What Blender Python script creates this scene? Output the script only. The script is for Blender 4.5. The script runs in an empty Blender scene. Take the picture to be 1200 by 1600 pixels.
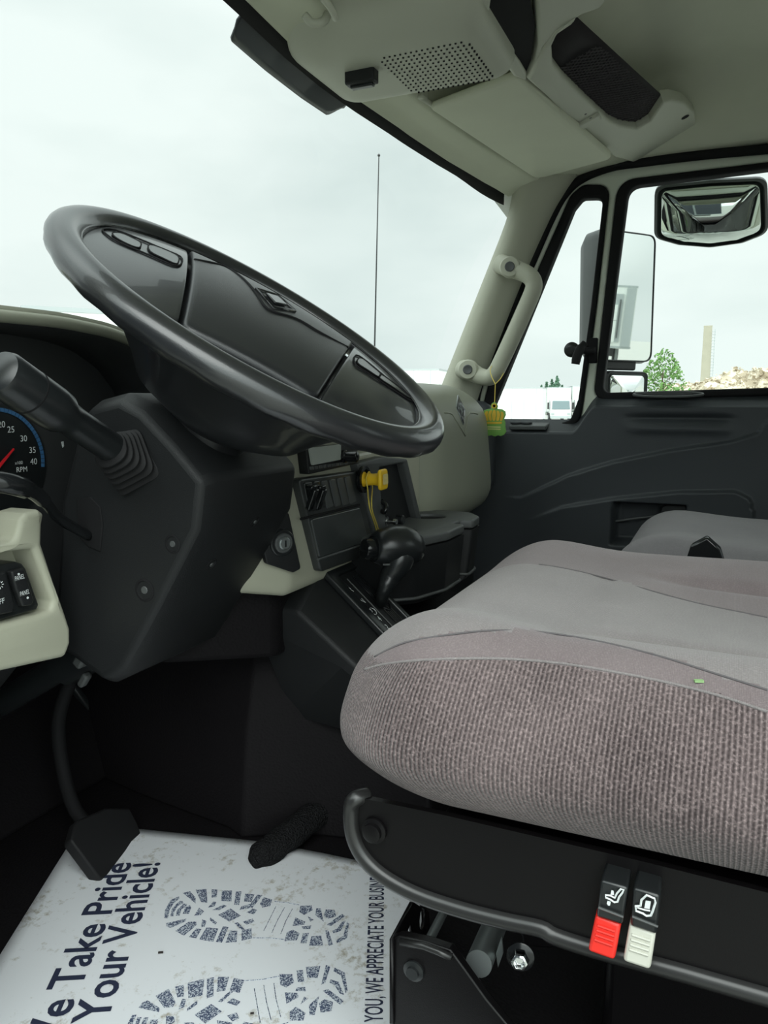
import bpy, bmesh, math, random
from math import sin, cos, pi, radians, sqrt, atan2
from mathutils import Vector, Matrix, noise

# ------------------------------------------------------------------ camera, sky, light, exposure
scn = bpy.context.scene
COL = scn.collection
YAW, PITCH, FPX = radians(24.0), radians(-8.0), 1200.0
cf = Vector((cos(YAW)*cos(PITCH), sin(YAW)*cos(PITCH), sin(PITCH)))
cr = Vector((sin(YAW), -cos(YAW), 0))
cu = cr.cross(cf)
cam = bpy.data.objects.new('camera', bpy.data.cameras.new('camera'))
COL.objects.link(cam)
cam.matrix_world = Matrix(((cr.x, cu.x, -cf.x, 0), (cr.y, cu.y, -cf.y, 0), (cr.z, cu.z, -cf.z, 0), (0, 0, 0, 1)))
cam.data.sensor_fit = 'HORIZONTAL'
cam.data.sensor_width = 36
cam.data.lens = 36*FPX/1200
cam.data.clip_start = 0.02
cam.data.clip_end = 2000
scn.camera = cam
vs = scn.view_settings
vs.view_transform = 'Standard'; vs.look = 'None'; vs.gamma = 1; vs.use_curve_mapping = False
vs.exposure = 0.0
world = bpy.data.worlds.new('sky'); scn.world = world; world.use_nodes = True
def build_sky():
    nt = world.node_tree; nt.nodes.clear(); N = nt.nodes.new; L = nt.links.new
    tc = N('ShaderNodeTexCoord')
    sep = N('ShaderNodeSeparateXYZ'); L(tc.outputs['Generated'], sep.inputs[0])
    # overcast: brighter towards the zenith, and towards the veiled sun behind the driver's side
    dot = N('ShaderNodeVectorMath'); dot.operation = 'DOT_PRODUCT'; dot.inputs[1].default_value = Vector((-.60, -.25, .76)).normalized()
    L(tc.outputs['Generated'], dot.inputs[0])
    rs = N('ShaderNodeValToRGB'); L(dot.outputs['Value'], rs.inputs[0])
    rs.color_ramp.elements[0].position = .25; rs.color_ramp.elements[0].color = (0, 0, 0, 1)
    rs.color_ramp.elements[1].position = 1.0; rs.color_ramp.elements[1].color = (1, 1, 1, 1)
    noi = N('ShaderNodeTexNoise'); noi.inputs['Scale'].default_value = 2.6; noi.inputs['Detail'].default_value = 5; noi.inputs['Roughness'].default_value = .45
    mp = N('ShaderNodeMapping'); mp.inputs['Scale'].default_value = (1, 1, 2.6); mp.inputs['Location'].default_value = (.7, .2, .4)
    L(tc.outputs['Generated'], mp.inputs[0]); L(mp.outputs[0], noi.inputs['Vector'])
    cr_ = N('ShaderNodeValToRGB'); L(noi.outputs['Fac'], cr_.inputs[0])
    e = cr_.color_ramp.elements
    e[0].position = .30; e[0].color = (.69, .805, .785, 1)
    e[1].position = .64; e[1].color = (.90, 1.0, .97, 1)
    m1 = N('ShaderNodeMath'); m1.operation = 'MULTIPLY_ADD'; L(rs.outputs[0], m1.inputs[0]); m1.inputs[1].default_value = SKY_SUNSIDE; m1.inputs[2].default_value = 1.0
    bg = N('ShaderNodeBackground'); L(cr_.outputs[0], bg.inputs['Color']); L(m1.outputs[0], bg.inputs['Strength'])
    out = N('ShaderNodeOutputWorld'); L(bg.outputs[0], out.inputs[0])
SKY_SUNSIDE = 2.8
build_sky()
sun = bpy.data.objects.new('sun', bpy.data.lights.new('sun', 'SUN'))
COL.objects.link(sun)
sun.data.energy = 1.15; sun.data.angle = radians(50); sun.data.color = (1, .98, .95)
sun.rotation_euler = Vector((-.62, -.30, .72)).to_track_quat('Z', 'Y').to_euler()
sun.location = (-6, -3, 8)

# ------------------------------------------------------------------ helpers
def ray(x, y):
    return cf + cr*((x-600)/FPX) - cu*((y-800)/FPX)
def P(x, y, X=None, Y=None, Z=None):
    """where the line of sight through a spot of the photograph meets a real plane of the cab"""
    d = ray(x, y)
    t = X/d.x if X is not None else (Y/d.y if Y is not None else Z/d.z)
    return d*t
def PP(x, y, o, n):
    d = ray(x, y); o = Vector(o); n = Vector(n)
    return d*(o.dot(n)/d.dot(n))

def prin(name, col, rough=.5, metal=0.0, spec=.5, coat=0.0, bump=None, var=None, **k):
    m = bpy.data.materials.new(name); m.use_nodes = True
    nt = m.node_tree; b = nt.nodes['Principled BSDF']; L = nt.links.new
    b.inputs['Base Color'].default_value = (*col, 1); b.inputs['Roughness'].default_value = rough
    b.inputs['Metallic'].default_value = metal; b.inputs['Specular IOR Level'].default_value = spec
    b.inputs['Coat Weight'].default_value = coat
    tc = nt.nodes.new('ShaderNodeTexCoord')
    n = nt.nodes.new('ShaderNodeTexNoise'); L(tc.outputs['Object'], n.inputs['Vector'])
    sc_, st_ = var or (9, .12)
    n.inputs['Scale'].default_value = sc_; n.inputs['Detail'].default_value = 4
    mx = nt.nodes.new('ShaderNodeMix'); mx.data_type = 'RGBA'
    mx.inputs[6].default_value = (*[c*(1-st_) for c in col], 1); mx.inputs[7].default_value = (*[min(1, c*(1+st_)) for c in col], 1)
    L(n.outputs['Fac'], mx.inputs[0]); L(mx.outputs[2], b.inputs['Base Color'])
    if bump:
        s, d, dist = bump
        v = nt.nodes.new('ShaderNodeTexVoronoi'); v.inputs['Scale'].default_value = s; L(tc.outputs['Object'], v.inputs['Vector'])
        bp = nt.nodes.new('ShaderNodeBump'); bp.inputs['Strength'].default_value = d; bp.inputs['Distance'].default_value = dist
        L(v.outputs['Distance'], bp.inputs['Height']); L(bp.outputs[0], b.inputs['Normal'])
    return m

M = {}
M['black_plastic'] = prin('black_plastic', (.0135, .0145, .0155), .50, spec=.35, bump=(900, .35, .0004))
M['black_smooth'] = prin('black_smooth', (.014, .016, .017), .30, spec=.6)
M['black_gloss'] = prin('black_gloss', (.010, .011, .012), .16, spec=.5)
M['black_matte'] = prin('black_matte', (.010, .010, .011), .8, spec=.25)
M['black_rubber'] = prin('black_rubber', (.012, .012, .013), .65, spec=.3)
M['wheel_skin'] = prin('wheel_skin', (.014, .015, .017), .30, spec=.75, coat=.35, bump=(700, .15, .0003))
M['pad_skin'] = prin('pad_skin', (.014, .015, .017), .34, spec=.6, bump=(1100, .35, .0003))
M['button_skin'] = prin('button_skin', (.045, .050, .050), .22, spec=.7)
M['tan_plastic'] = prin('tan_plastic', (.42, .42, .33), .45, spec=.4, bump=(1200, .2, .0003), var=(6, .04))
M['olive_plastic'] = prin('olive_plastic', (.27, .28, .22), .42, spec=.4, bump=(1200, .2, .0003), var=(6, .04))
M['headliner'] = prin('headliner', (.60, .62, .50), .85, spec=.2, bump=(1500, .25, .0004), var=(14, .04))
M['ceiling_cloth'] = prin('ceiling_cloth', (.52, .51, .40), .95, spec=.1, bump=(1500, .4, .0005), var=(5, .05))
M['pillar_plastic'] = prin('pillar_plastic', (.44, .445, .36), .55, spec=.35, bump=(1200, .2, .0003), var=(6, .04))
M['console_plastic'] = prin('console_plastic', (.49, .505, .42), .55, spec=.35, bump=(1200, .2, .0003), var=(6, .04))
M['dark_grey'] = prin('dark_grey', (.075, .080, .080), .5)
M['dark_smooth'] = prin('dark_smooth', (.045, .050, .050), .30, spec=.6)
M['panel_plastic'] = prin('panel_plastic', (.034, .037, .037), .38, spec=.5)
M['screw_grey'] = prin('screw_grey', (.07, .07, .065), .5)
M['door_black'] = prin('door_black', (.036, .041, .046), .50, spec=.45, bump=(700, .35, .0005), var=(7, .08))
M['carpet'] = prin('carpet', (.016, .016, .017), 1.0, spec=.1, bump=(350, 1, .004), var=(300, .6))
M['floor_rubber'] = prin('floor_rubber', (.007, .006, .007), .7, spec=.15, bump=(250, .5, .001))
M['painted_frame'] = prin('painted_frame', (.62, .66, .56), .35, spec=.5, var=(4, .02))
M['white_body'] = prin('white_body', (.75, .77, .74), .35, spec=.5, var=(1, .03))
M['edge_metal'] = prin('edge_metal', (.020, .020, .020), .30, spec=.6)
M['seat_metal'] = prin('seat_metal', (.0045, .004, .0045), .32, spec=.25, bump=(900, .2, .0003))
M['steel'] = prin('steel', (.55, .56, .55), .25, metal=1.0)
M['grey_steel'] = prin('grey_steel', (.34, .37, .37), .38, metal=.8)
M['chrome'] = prin('chrome', (.75, .77, .77), .12, metal=1.0)
M['white_print'] = prin('white_print', (.72, .76, .76), .6)
M['red_plastic'] = prin('red_plastic', (.78, .030, .020), .35, spec=.5, var=(5, .05))
M['bone_plastic'] = prin('bone_plastic', (.56, .56, .49), .38, spec=.5, var=(5, .03))
M['yellow_plastic'] = prin('yellow_plastic', (.92, .58, .020), .38, spec=.5, var=(5, .06))
M['yellow_worn'] = prin('yellow_worn', (.75, .62, .25), .6, var=(150, .2))
M['yellow_cord'] = prin('yellow_cord', (.75, .58, .10), .7)
M['ochre_tag'] = prin('ochre_tag', (.50, .33, .09), .5)
M['fresh_green'] = prin('fresh_green', (.16, .36, .07), .6, var=(60, .15))
M['fresh_gold'] = prin('fresh_gold', (.62, .40, .03), .55, var=(60, .15))
M['fresh_pale'] = prin('fresh_pale', (.60, .58, .25), .6)
M['needle_red'] = prin('needle_red', (.75, .02, .03), .4)
M['arc_blue'] = prin('arc_blue', (.05, .16, .34), .5)
M['cluster_face'] = prin('cluster_face', (.040, .042, .044), .45)
M['label_film'] = prin('label_film', (.50, .54, .50), .3)
M['mesh_net'] = prin('mesh_net', (.018, .015, .018), .9)
M['net_cord'] = prin('net_cord', (.060, .054, .060), .8)
M['fabric_dark'] = prin('fabric_dark', (.13, .125, .13), .95, spec=.1, bump=(900, .5, .0006), var=(200, .25))
M['seam_thread'] = prin('seam_thread', (.13, .12, .125), .95, spec=.1)
M['leaf_dark'] = prin('leaf_dark', (.02, .015, .012), .8)
M['leaf_green'] = prin('leaf_green', (.28, .45, .20), .7)
M['asphalt'] = prin('asphalt', (.40, .40, .37), .9, var=(3, .2))
M['truck_white'] = prin('truck_white', (.80, .83, .80), .4, var=(.6, .04))
M['truck_dark'] = prin('truck_dark', (.09, .10, .12), .5, var=(.6, .05))
M['truck_trim'] = prin('truck_trim', (.42, .46, .46), .5, var=(.6, .05))
M['truck_glass'] = prin('truck_glass', (.10, .16, .17), .15, var=(.6, .2))
M['tyre'] = prin('tyre', (.03, .03, .03), .8)
M['orange_lamp'] = prin('orange_lamp', (.80, .20, .05), .4)
M['concrete_pale'] = prin('concrete_pale', (.38, .36, .28), .9, var=(.8, .1))
M['foliage'] = prin('foliage', (.13, .26, .07), .8, var=(3, .45))
M['foliage_far'] = prin('foliage_far', (.10, .20, .13), .9, var=(1, .3))
M['bark'] = prin('bark', (.12, .09, .06), .9)
M['convex_mirror'] = prin('convex_mirror', (.55, .60, .57), .02, metal=1.0, var=(1, 0))
M['mirror_glass'] = prin('mirror_glass', (.86, .89, .87), .015, metal=1.0, var=(1, 0))

def rubble_material():
    m = bpy.data.materials.new('rubble'); m.use_nodes = True
    nt = m.node_tree; b = nt.nodes['Principled BSDF']; L = nt.links.new
    tc = nt.nodes.new('ShaderNodeTexCoord'); v = nt.nodes.new('ShaderNodeTexVoronoi'); v.inputs['Scale'].default_value = 1.6
    L(tc.outputs['Object'], v.inputs['Vector'])
    r = nt.nodes.new('ShaderNodeValToRGB'); L(v.outputs['Color'], r.inputs[0])
    e = r.color_ramp.elements; e[0].position = .2; e[0].color = (.30, .24, .16, 1); e[1].position = .8; e[1].color = (.66, .60, .48, 1)
    L(r.outputs[0], b.inputs['Base Color']); b.inputs['Roughness'].default_value = .95
    return m
M['rubble'] = rubble_material()

def glass_material(name, tint, gloss):
    m = bpy.data.materials.new(name); m.use_nodes = True
    nt = m.node_tree; nt.nodes.clear(); N = nt.nodes.new; L = nt.links.new
    out = N('ShaderNodeOutputMaterial'); mx = N('ShaderNodeMixShader'); t = N('ShaderNodeBsdfTransparent'); g = N('ShaderNodeBsdfGlossy')
    lw = N('ShaderNodeLayerWeight'); lw.inputs['Blend'].default_value = .18
    mu = N('ShaderNodeMath'); mu.operation = 'MULTIPLY'; mu.inputs[1].default_value = gloss
    t.inputs['Color'].default_value = (*tint, 1); g.inputs['Roughness'].default_value = .01
    L(lw.outputs['Fresnel'], mu.inputs[0]); L(mu.outputs[0], mx.inputs[0]); L(t.outputs[0], mx.inputs[1]); L(g.outputs[0], mx.inputs[2]); L(mx.outputs[0], out.inputs[0])
    return m
M['glass'] = glass_material('window_glass', (.985, .995, .99), .10)
M['windscreen'] = glass_material('windscreen_glass', (.985, .995, .99), .02)
M['gauge_glass'] = glass_material('gauge_glass', (.97, .98, .98), .5)
M['tinted_film'] = prin('tinted_film', (.055, .062, .068), .25)

def fabric_material(name, base, light, ribs):
    """woven seat cloth: fine beaded ribs running up the sides, or a plain fine knit"""
    m = bpy.data.materials.new(name); m.use_nodes = True
    nt = m.node_tree; b = nt.nodes['Principled BSDF']; L = nt.links.new; N = nt.nodes.new
    tc = N('ShaderNodeTexCoord'); sep = N('ShaderNodeSeparateXYZ'); L(tc.outputs['Object'], sep.inputs[0])
    b.inputs['Roughness'].default_value = .95; b.inputs['Specular IOR Level'].default_value = .12
    b.inputs['Sheen Weight'].default_value = .35; b.inputs['Sheen Roughness'].default_value = .5
    b.inputs['Sheen Tint'].default_value = (.8, .78, .78, 1)
    def math_(op, a, c=None, d=None):
        n = N('ShaderNodeMath'); n.operation = op
        for i, q in enumerate((a, c, d)):
            if q is None: continue
            if isinstance(q, (int, float)): n.inputs[i].default_value = q
            else: L(q, n.inputs[i])
        return n.outputs[0]
    s = math_('ADD', sep.outputs[0], sep.outputs[1])
    if ribs:
        at_ = N('ShaderNodeAttribute'); at_.attribute_name = 'rib'; s = at_.outputs['Fac']
    wob = N('ShaderNodeTexNoise'); wob.inputs['Scale'].default_value = 40; L(tc.outputs['Object'], wob.inputs['Vector'])
    s = math_('MULTIPLY_ADD', wob.outputs['Fac'], .0003, s)
    if ribs:
        fr, fz = 2*pi/.0033, 2*pi/.0034
        a = math_('SINE', math_('MULTIPLY', s, fr))
        # beads along each rib, staggered from rib to rib
        cell = math_('FLOOR', math_('MULTIPLY', s, 1/.0033))
        z = math_('MULTIPLY_ADD', math_('FRACT', math_('MULTIPLY', cell, .618)), 6.28, math_('MULTIPLY', sep.outputs[2], fz))
        c = math_('SINE', z)
        h = math_('MULTIPLY_ADD', c, .20, math_('MULTIPLY', a, .80))
    else:
        fr = 2*pi/.0022
        h = math_('MULTIPLY', math_('SINE', math_('MULTIPLY', s, fr)), math_('SINE', math_('MULTIPLY', math_('SUBTRACT', sep.outputs[0], sep.outputs[1]), fr)))
    hn = math_('MULTIPLY_ADD', h, .5, .5)
    sp = N('ShaderNodeTexNoise'); sp.inputs['Scale'].default_value = 480 if ribs else 700; sp.inputs['Detail'].default_value = 2
    L(tc.outputs['Object'], sp.inputs['Vector'])
    spr = N('ShaderNodeValToRGB'); L(sp.outputs['Fac'], spr.inputs[0]); spr.color_ramp.elements[0].position = .48; spr.color_ramp.elements[1].position = .72
    big = N('ShaderNodeTexNoise'); big.inputs['Scale'].default_value = 12; big.inputs['Detail'].default_value = 5; L(tc.outputs['Object'], big.inputs['Vector'])
    fac = math_('MULTIPLY_ADD', hn, .50 if ribs else .30, math_('MULTIPLY', spr.outputs[0], .45 if ribs else .25))
    fac = math_('ADD', fac, math_('MULTIPLY_ADD', big.outputs['Fac'], .5, -.25))
    mx = N('ShaderNodeMix'); mx.data_type = 'RGBA'; mx.clamp_factor = True
    mx.inputs[6].default_value = (*base, 1); mx.inputs[7].default_value = (*light, 1); L(fac, mx.inputs[0])
    L(mx.outputs[2], b.inputs['Base Color'])
    bp = N('ShaderNodeBump'); bp.inputs['Strength'].default_value = .9 if ribs else .5; bp.inputs['Distance'].default_value = .0012 if ribs else .0006
    L(math_('MULTIPLY_ADD', spr.outputs[0], .3, hn), bp.inputs['Height']); L(bp.outputs[0], b.inputs['Normal'])
    return m
M['rib_fabric'] = fabric_material('rib_fabric', (.040, .029, .030), (.335, .262, .260), True)
M['knit_fabric'] = fabric_material('knit_fabric', (.19, .172, .172), (.38, .345, .342), False)
M['mauve_fabric'] = fabric_material('mauve_fabric', (.150, .120, .124), (.34, .288, .290), False)
M['knit_fabric_cool'] = fabric_material('knit_fabric_cool', (.17, .16, .17), (.32, .30, .315), False)

def tread_material():
    m = bpy.data.materials.new('tread_ink'); m.use_nodes = True
    nt = m.node_tree; b = nt.nodes['Principled BSDF']; L = nt.links.new; N = nt.nodes.new
    tc = N('ShaderNodeTexCoord'); n = N('ShaderNodeTexNoise'); n.inputs['Scale'].default_value = 650; n.inputs['Detail'].default_value = 1
    L(tc.outputs['Object'], n.inputs['Vector'])
    r = N('ShaderNodeValToRGB'); r.color_ramp.interpolation = 'LINEAR'; L(n.outputs['Fac'], r.inputs[0])
    e = r.color_ramp.elements; e[0].position = .50; e[0].color = (.05, .07, .13, 1); e[1].position = .56; e[1].color = (.50, .54, .60, 1)
    L(r.outputs[0], b.inputs['Base Color']); b.inputs['Roughness'].default_value = .8
    return m
M['tread_ink'] = tread_material()
M['navy_ink'] = prin('navy_ink', (.018, .024, .055), .7)

def paper_material():
    m = bpy.data.materials.new('paper'); m.use_nodes = True
    nt = m.node_tree; b = nt.nodes['Principled BSDF']; L = nt.links.new; N = nt.nodes.new
    tc = N('ShaderNodeTexCoord')
    n = N('ShaderNodeTexNoise'); n.inputs['Scale'].default_value = 9; n.inputs['Detail'].default_value = 8; n.inputs['Roughness'].default_value = .68
    L(tc.outputs['Object'], n.inputs['Vector'])
    n2 = N('ShaderNodeTexNoise'); n2.inputs['Scale'].default_value = 90; n2.inputs['Detail'].default_value = 5; n2.inputs['Roughness'].default_value = .7
    L(tc.outputs['Object'], n2.inputs['Vector'])
    mu = N('ShaderNodeMath'); mu.operation = 'MULTIPLY'; L(n.outputs['Fac'], mu.inputs[0]); L(n2.outputs['Fac'], mu.inputs[1])
    r = N('ShaderNodeValToRGB'); L(mu.outputs[0], r.inputs[0])
    e = r.color_ramp.elements; e[0].position = .285; e[0].color = (.72, .74, .77, 1); e[1].position = .42; e[1].color = (.33, .30, .23, 1)
    L(r.outputs[0], b.inputs['Base Color']); b.inputs['Roughness'].default_value = .75; b.inputs['Specular IOR Level'].default_value = .25
    return m
M['paper'] = paper_material()

# ---- object helpers
LOC = {}
def put(name, me, mat, parent=None, smooth=35, bevel=0, seg=2, sub=0):
    o = bpy.data.objects.new(name, me); COL.objects.link(o)
    if mat is not None:
        for m in (mat if isinstance(mat, (list, tuple)) else [mat]):
            me.materials.append(M[m] if isinstance(m, str) else m)
    if smooth and len(me.polygons):
        me.polygons.foreach_set('use_smooth', [True]*len(me.polygons))
        if smooth < 180: me.set_sharp_from_angle(angle=radians(smooth))
    if bevel:
        b = o.modifiers.new('bevel', 'BEVEL'); b.width = bevel; b.segments = seg; b.limit_method = 'ANGLE'; b.angle_limit = radians(32)
        b.harden_normals = False
    if sub:
        s = o.modifiers.new('sub', 'SUBSURF'); s.levels = sub; s.render_levels = sub
    if parent is not None:
        o.parent = parent
        if parent.name in LOC: o.matrix_parent_inverse = Matrix.Translation(-LOC[parent.name])
    return o
def obj(name, bm, mat, parent=None, **k):
    bmesh.ops.recalc_face_normals(bm, faces=bm.faces)
    me = bpy.data.meshes.new(name); bm.to_mesh(me); bm.free()
    return put(name, me, mat, parent, **k)
def tag(o, label=None, cat=None, group=None, kind=None):
    if label: o['label'] = label
    if cat: o['category'] = cat
    if group: o['group'] = group
    if kind: o['kind'] = kind
    return o
def thing(name, label, cat, loc=(0, 0, 0), group=None, kind=None):
    o = bpy.data.objects.new(name, None); COL.objects.link(o); o.empty_display_size = .05
    o.location = loc; LOC[o.name] = Vector(loc)
    return tag(o, label, cat, group, kind)
def shape(name, label, cat, bm, mat, group=None, **k):
    return tag(obj(name, bm, mat, None, **k), label, cat, group)

def box(bm, lo, hi, rot=None, piv=None):
    lo = Vector(lo); hi = Vector(hi)
    vs_ = [bm.verts.new((x, y, z)) for x in (lo.x, hi.x) for y in (lo.y, hi.y) for z in (lo.z, hi.z)]
    for f in ((0, 1, 3, 2), (4, 6, 7, 5), (0, 4, 5, 1), (2, 3, 7, 6), (0, 2, 6, 4), (1, 5, 7, 3)):
        bm.faces.new([vs_[i] for i in f])
    if rot is not None:
        c = Vector(piv) if piv is not None else (lo+hi)/2
        for v in vs_: v.co = rot @ (v.co-c) + c
    return vs_
def fbox(bm, c, ax, ay, az, sx, sy, sz):
    """box in a frame: centre c, unit axes, full sizes"""
    vs_ = [bm.verts.new(c + ax*(sx*i/2) + ay*(sy*j/2) + az*(sz*k/2)) for i in (-1, 1) for j in (-1, 1) for k in (-1, 1)]
    for f in ((0, 1, 3, 2), (4, 6, 7, 5), (0, 4, 5, 1), (2, 3, 7, 6), (0, 2, 6, 4), (1, 5, 7, 3)):
        bm.faces.new([vs_[i] for i in f])
    return vs_
def prism(bm, pts, off):
    """closed polygon extruded by a vector"""
    off = Vector(off)
    a = [bm.verts.new(Vector(p)) for p in pts]; b = [bm.verts.new(Vector(p)+off) for p in pts]
    n = len(a)
    bm.faces.new(a); bm.faces.new(b[::-1])
    for i in range(n): bm.faces.new((a[i], b[i], b[(i+1) % n], a[(i+1) % n]))
def loft(bm, secs, close=True, caps=True):
    rows = [[bm.verts.new(Vector(p)) for p in s] for s in secs]
    n = len(rows[0]); m = n if close else n-1
    for i in range(len(rows)-1):
        for j in range(m):
            bm.faces.new((rows[i][j], rows[i][(j+1) % n], rows[i+1][(j+1) % n], rows[i+1][j]))
    if caps and close:
        bm.faces.new(rows[0]); bm.faces.new(rows[-1][::-1])
    return rows
def frame_of(d):
    d = Vector(d).normalized(); a = Vector((0, 0, 1)) if abs(d.z) < .9 else Vector((1, 0, 0))
    x = d.cross(a).normalized(); y = d.cross(x)
    return x, y, d
def lathe(bm, o, axis, prof, n=32, x=None, a0=0, a1=2*pi):
    """prof: (radius, height along the axis)"""
    o = Vector(o)
    if x is None: x, y, d = frame_of(axis)
    else:
        d = Vector(axis).normalized(); x = Vector(x); x = (x - d*x.dot(d)).normalized(); y = d.cross(x)
    full = abs(a1-a0-2*pi) < 1e-6
    k = n if full else n+1
    secs = [[o + d*h + (x*cos(a0+(a1-a0)*i/n) + y*sin(a0+(a1-a0)*i/n))*max(r, 1e-5) for i in range(k)] for r, h in prof]
    loft(bm, secs, close=full, caps=full)
def cyl(bm, a, b, r, r2=None, n=16):
    a = Vector(a); b = Vector(b); r2 = r if r2 is None else r2
    lathe(bm, a, b-a, [(r, 0), (r2, (b-a).length)], n)
def smooth_path(pts, sub=6, closed=False):
    pts = [Vector(p) for p in pts]; out = []; n = len(pts)
    rng = range(n) if closed else range(n-1)
    for i in rng:
        g = (lambda k: pts[k % n]) if closed else (lambda k: pts[max(0, min(n-1, k))])
        p0, p1, p2, p3 = g(i-1), g(i), g(i+1), g(i+2)
        for s in range(sub):
            t = s/sub
            out.append(.5*((2*p1) + (p2-p0)*t + (2*p0-5*p1+4*p2-p3)*t*t + (3*p1-p0-3*p2+p3)*t**3))
    if not closed: out.append(pts[-1])
    return out
def tube(bm, pts, r, n=8, closed=False, sq=1.0, up=None):
    """tube along a path; r number or list; sq flattens the second axis"""
    pts = [Vector(p) for p in pts]; m = len(pts)
    rr = r if isinstance(r, (list, tuple)) else [r]*m
    secs = []; x = None
    for i, p in enumerate(pts):
        if closed: d = pts[(i+1) % m]-pts[i-1]
        else: d = pts[min(m-1, i+1)]-pts[max(0, i-1)]
        d.normalize()
        if x is None: x = Vector(up) if up is not None else frame_of(d)[0]
        x = x - d*x.dot(d)
        x.normalize(); y = d.cross(x)
        secs.append([p + (x*cos(2*pi*k/n) + y*sin(2*pi*k/n)*sq)*rr[i] for k in range(n)])
    if closed:
        rows = [[bm.verts.new(q) for q in s] for s in secs]
        for i in range(m):
            for j in range(n): bm.faces.new((rows[i][j], rows[i][(j+1) % n], rows[(i+1) % m][(j+1) % n], rows[(i+1) % m][j]))
    else: loft(bm, secs)
def roundpoly(pts, r, seg=5):
    """2-D polygon with rounded corners; r number or list"""
    out = []; n = len(pts)
    for i in range(n):
        p = Vector(pts[i][:2]); a = Vector(pts[i-1][:2]); b = Vector(pts[(i+1) % n][:2])
        rr = r[i] if isinstance(r, (list, tuple)) else r
        u = (a-p); v = (b-p); lu, lv = u.length, v.length
        if rr <= 0 or lu < 1e-9 or lv < 1e-9: out.append(p); continue
        u /= lu; v /= lv
        ang = max(.05, math.acos(max(-1, min(1, u.dot(v)))))
        t = min(rr/math.tan(ang/2), lu*.48, lv*.48)
        p0 = p+u*t; p1 = p+v*t
        for k in range(seg+1):
            s = k/seg; out.append(p0*(1-s)**2 + p*2*s*(1-s) + p1*s*s)
    return out
def plate(name, outlines, th, fr, mat, parent=None, bev=0, res=2, **k):
    """flat plate from 2-D outlines (holes allowed) in a frame (origin, u, v, w); the plate is centred on the frame plane"""
    cu_ = bpy.data.curves.new(name, 'CURVE'); cu_.dimensions = '2D'; cu_.fill_mode = 'BOTH'
    cu_.extrude = max(1e-5, th/2-bev); cu_.bevel_depth = bev; cu_.bevel_resolution = res
    if bev: cu_.offset = -bev
    for ol in outlines:
        s = cu_.splines.new('POLY'); s.points.add(len(ol)-1); s.use_cyclic_u = True
        for i, p in enumerate(ol): s.points[i].co = (p[0], p[1], 0, 1)
    tmp = bpy.data.objects.new('tmp', cu_)
    me = bpy.data.meshes.new_from_object(tmp)
    bpy.data.objects.remove(tmp); bpy.data.curves.remove(cu_)
    o, u, v, w = [Vector(q) for q in fr]
    me.transform(Matrix(((u.x, v.x, w.x, o.x), (u.y, v.y, w.y, o.y), (u.z, v.z, w.z, o.z), (0, 0, 0, 1))))
    me.name = name
    bm = bmesh.new(); bm.from_mesh(me); bmesh.ops.remove_doubles(bm, verts=bm.verts, dist=1e-6); bm.to_mesh(me); bm.free()
    return put(name, me, mat, parent, **k)
def lettering(name, s, o, u, v, h, mat, parent, width=None, depth=.0006, align='LEFT', bold=0.0, shear=0.0):
    """text from the built-in font: o origin on the baseline, u reading direction, v up; h capital height"""
    c = bpy.data.curves.new(name, 'FONT'); c.body = s; c.size = 1; c.extrude = 0; c.align_x = align; c.offset = bold; c.shear = shear
    c.resolution_u = 3
    tmp = bpy.data.objects.new('tmp', c); me = bpy.data.meshes.new_from_object(tmp)
    bpy.data.objects.remove(tmp); bpy.data.curves.remove(c)
    xs = [q.co.x for q in me.vertices]; w0 = max(xs)-min(xs) if xs else 1
    sy = h/.73; sx = (width/w0) if width else sy
    if width and align == 'LEFT':
        x0 = min(xs)
        for q in me.vertices: q.co.x -= x0
    o, u, v = Vector(o), Vector(u).normalized(), Vector(v).normalized(); w = u.cross(v).normalized()
    me.transform(Matrix(((u.x*sx, v.x*sy, w.x, o.x+w.x*depth), (u.y*sx, v.y*sy, w.y, o.y+w.y*depth), (u.z*sx, v.z*sy, w.z, o.z+w.z*depth), (0, 0, 0, 1))))
    me.name = name
    return put(name, me, mat, parent, smooth=0)
def grid(bm, nu, nv, fn):
    rows = [[bm.verts.new(Vector(fn(i/nu, j/nv))) for j in range(nv+1)] for i in range(nu+1)]
    for i in range(nu):
        for j in range(nv): bm.faces.new((rows[i][j], rows[i+1][j], rows[i+1][j+1], rows[i][j+1]))
    return rows
def solid(o, t, off=1):
    m = o.modifiers.new('solid', 'SOLIDIFY'); m.thickness = t; m.offset = off; return o
def ss(a, b, x):
    if a == b: return float(x > a)
    t = max(0, min(1, (x-a)/(b-a))); return t*t*(3-2*t)
def lerp(a, b, t): return a+(b-a)*t
def interp(tab, x):
    if x <= tab[0][0]: return tab[0][1]
    for (a, va), (b, vb) in zip(tab, tab[1:]):
        if x <= b: return va+(vb-va)*(x-a)/(b-a)
    return tab[-1][1]
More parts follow.
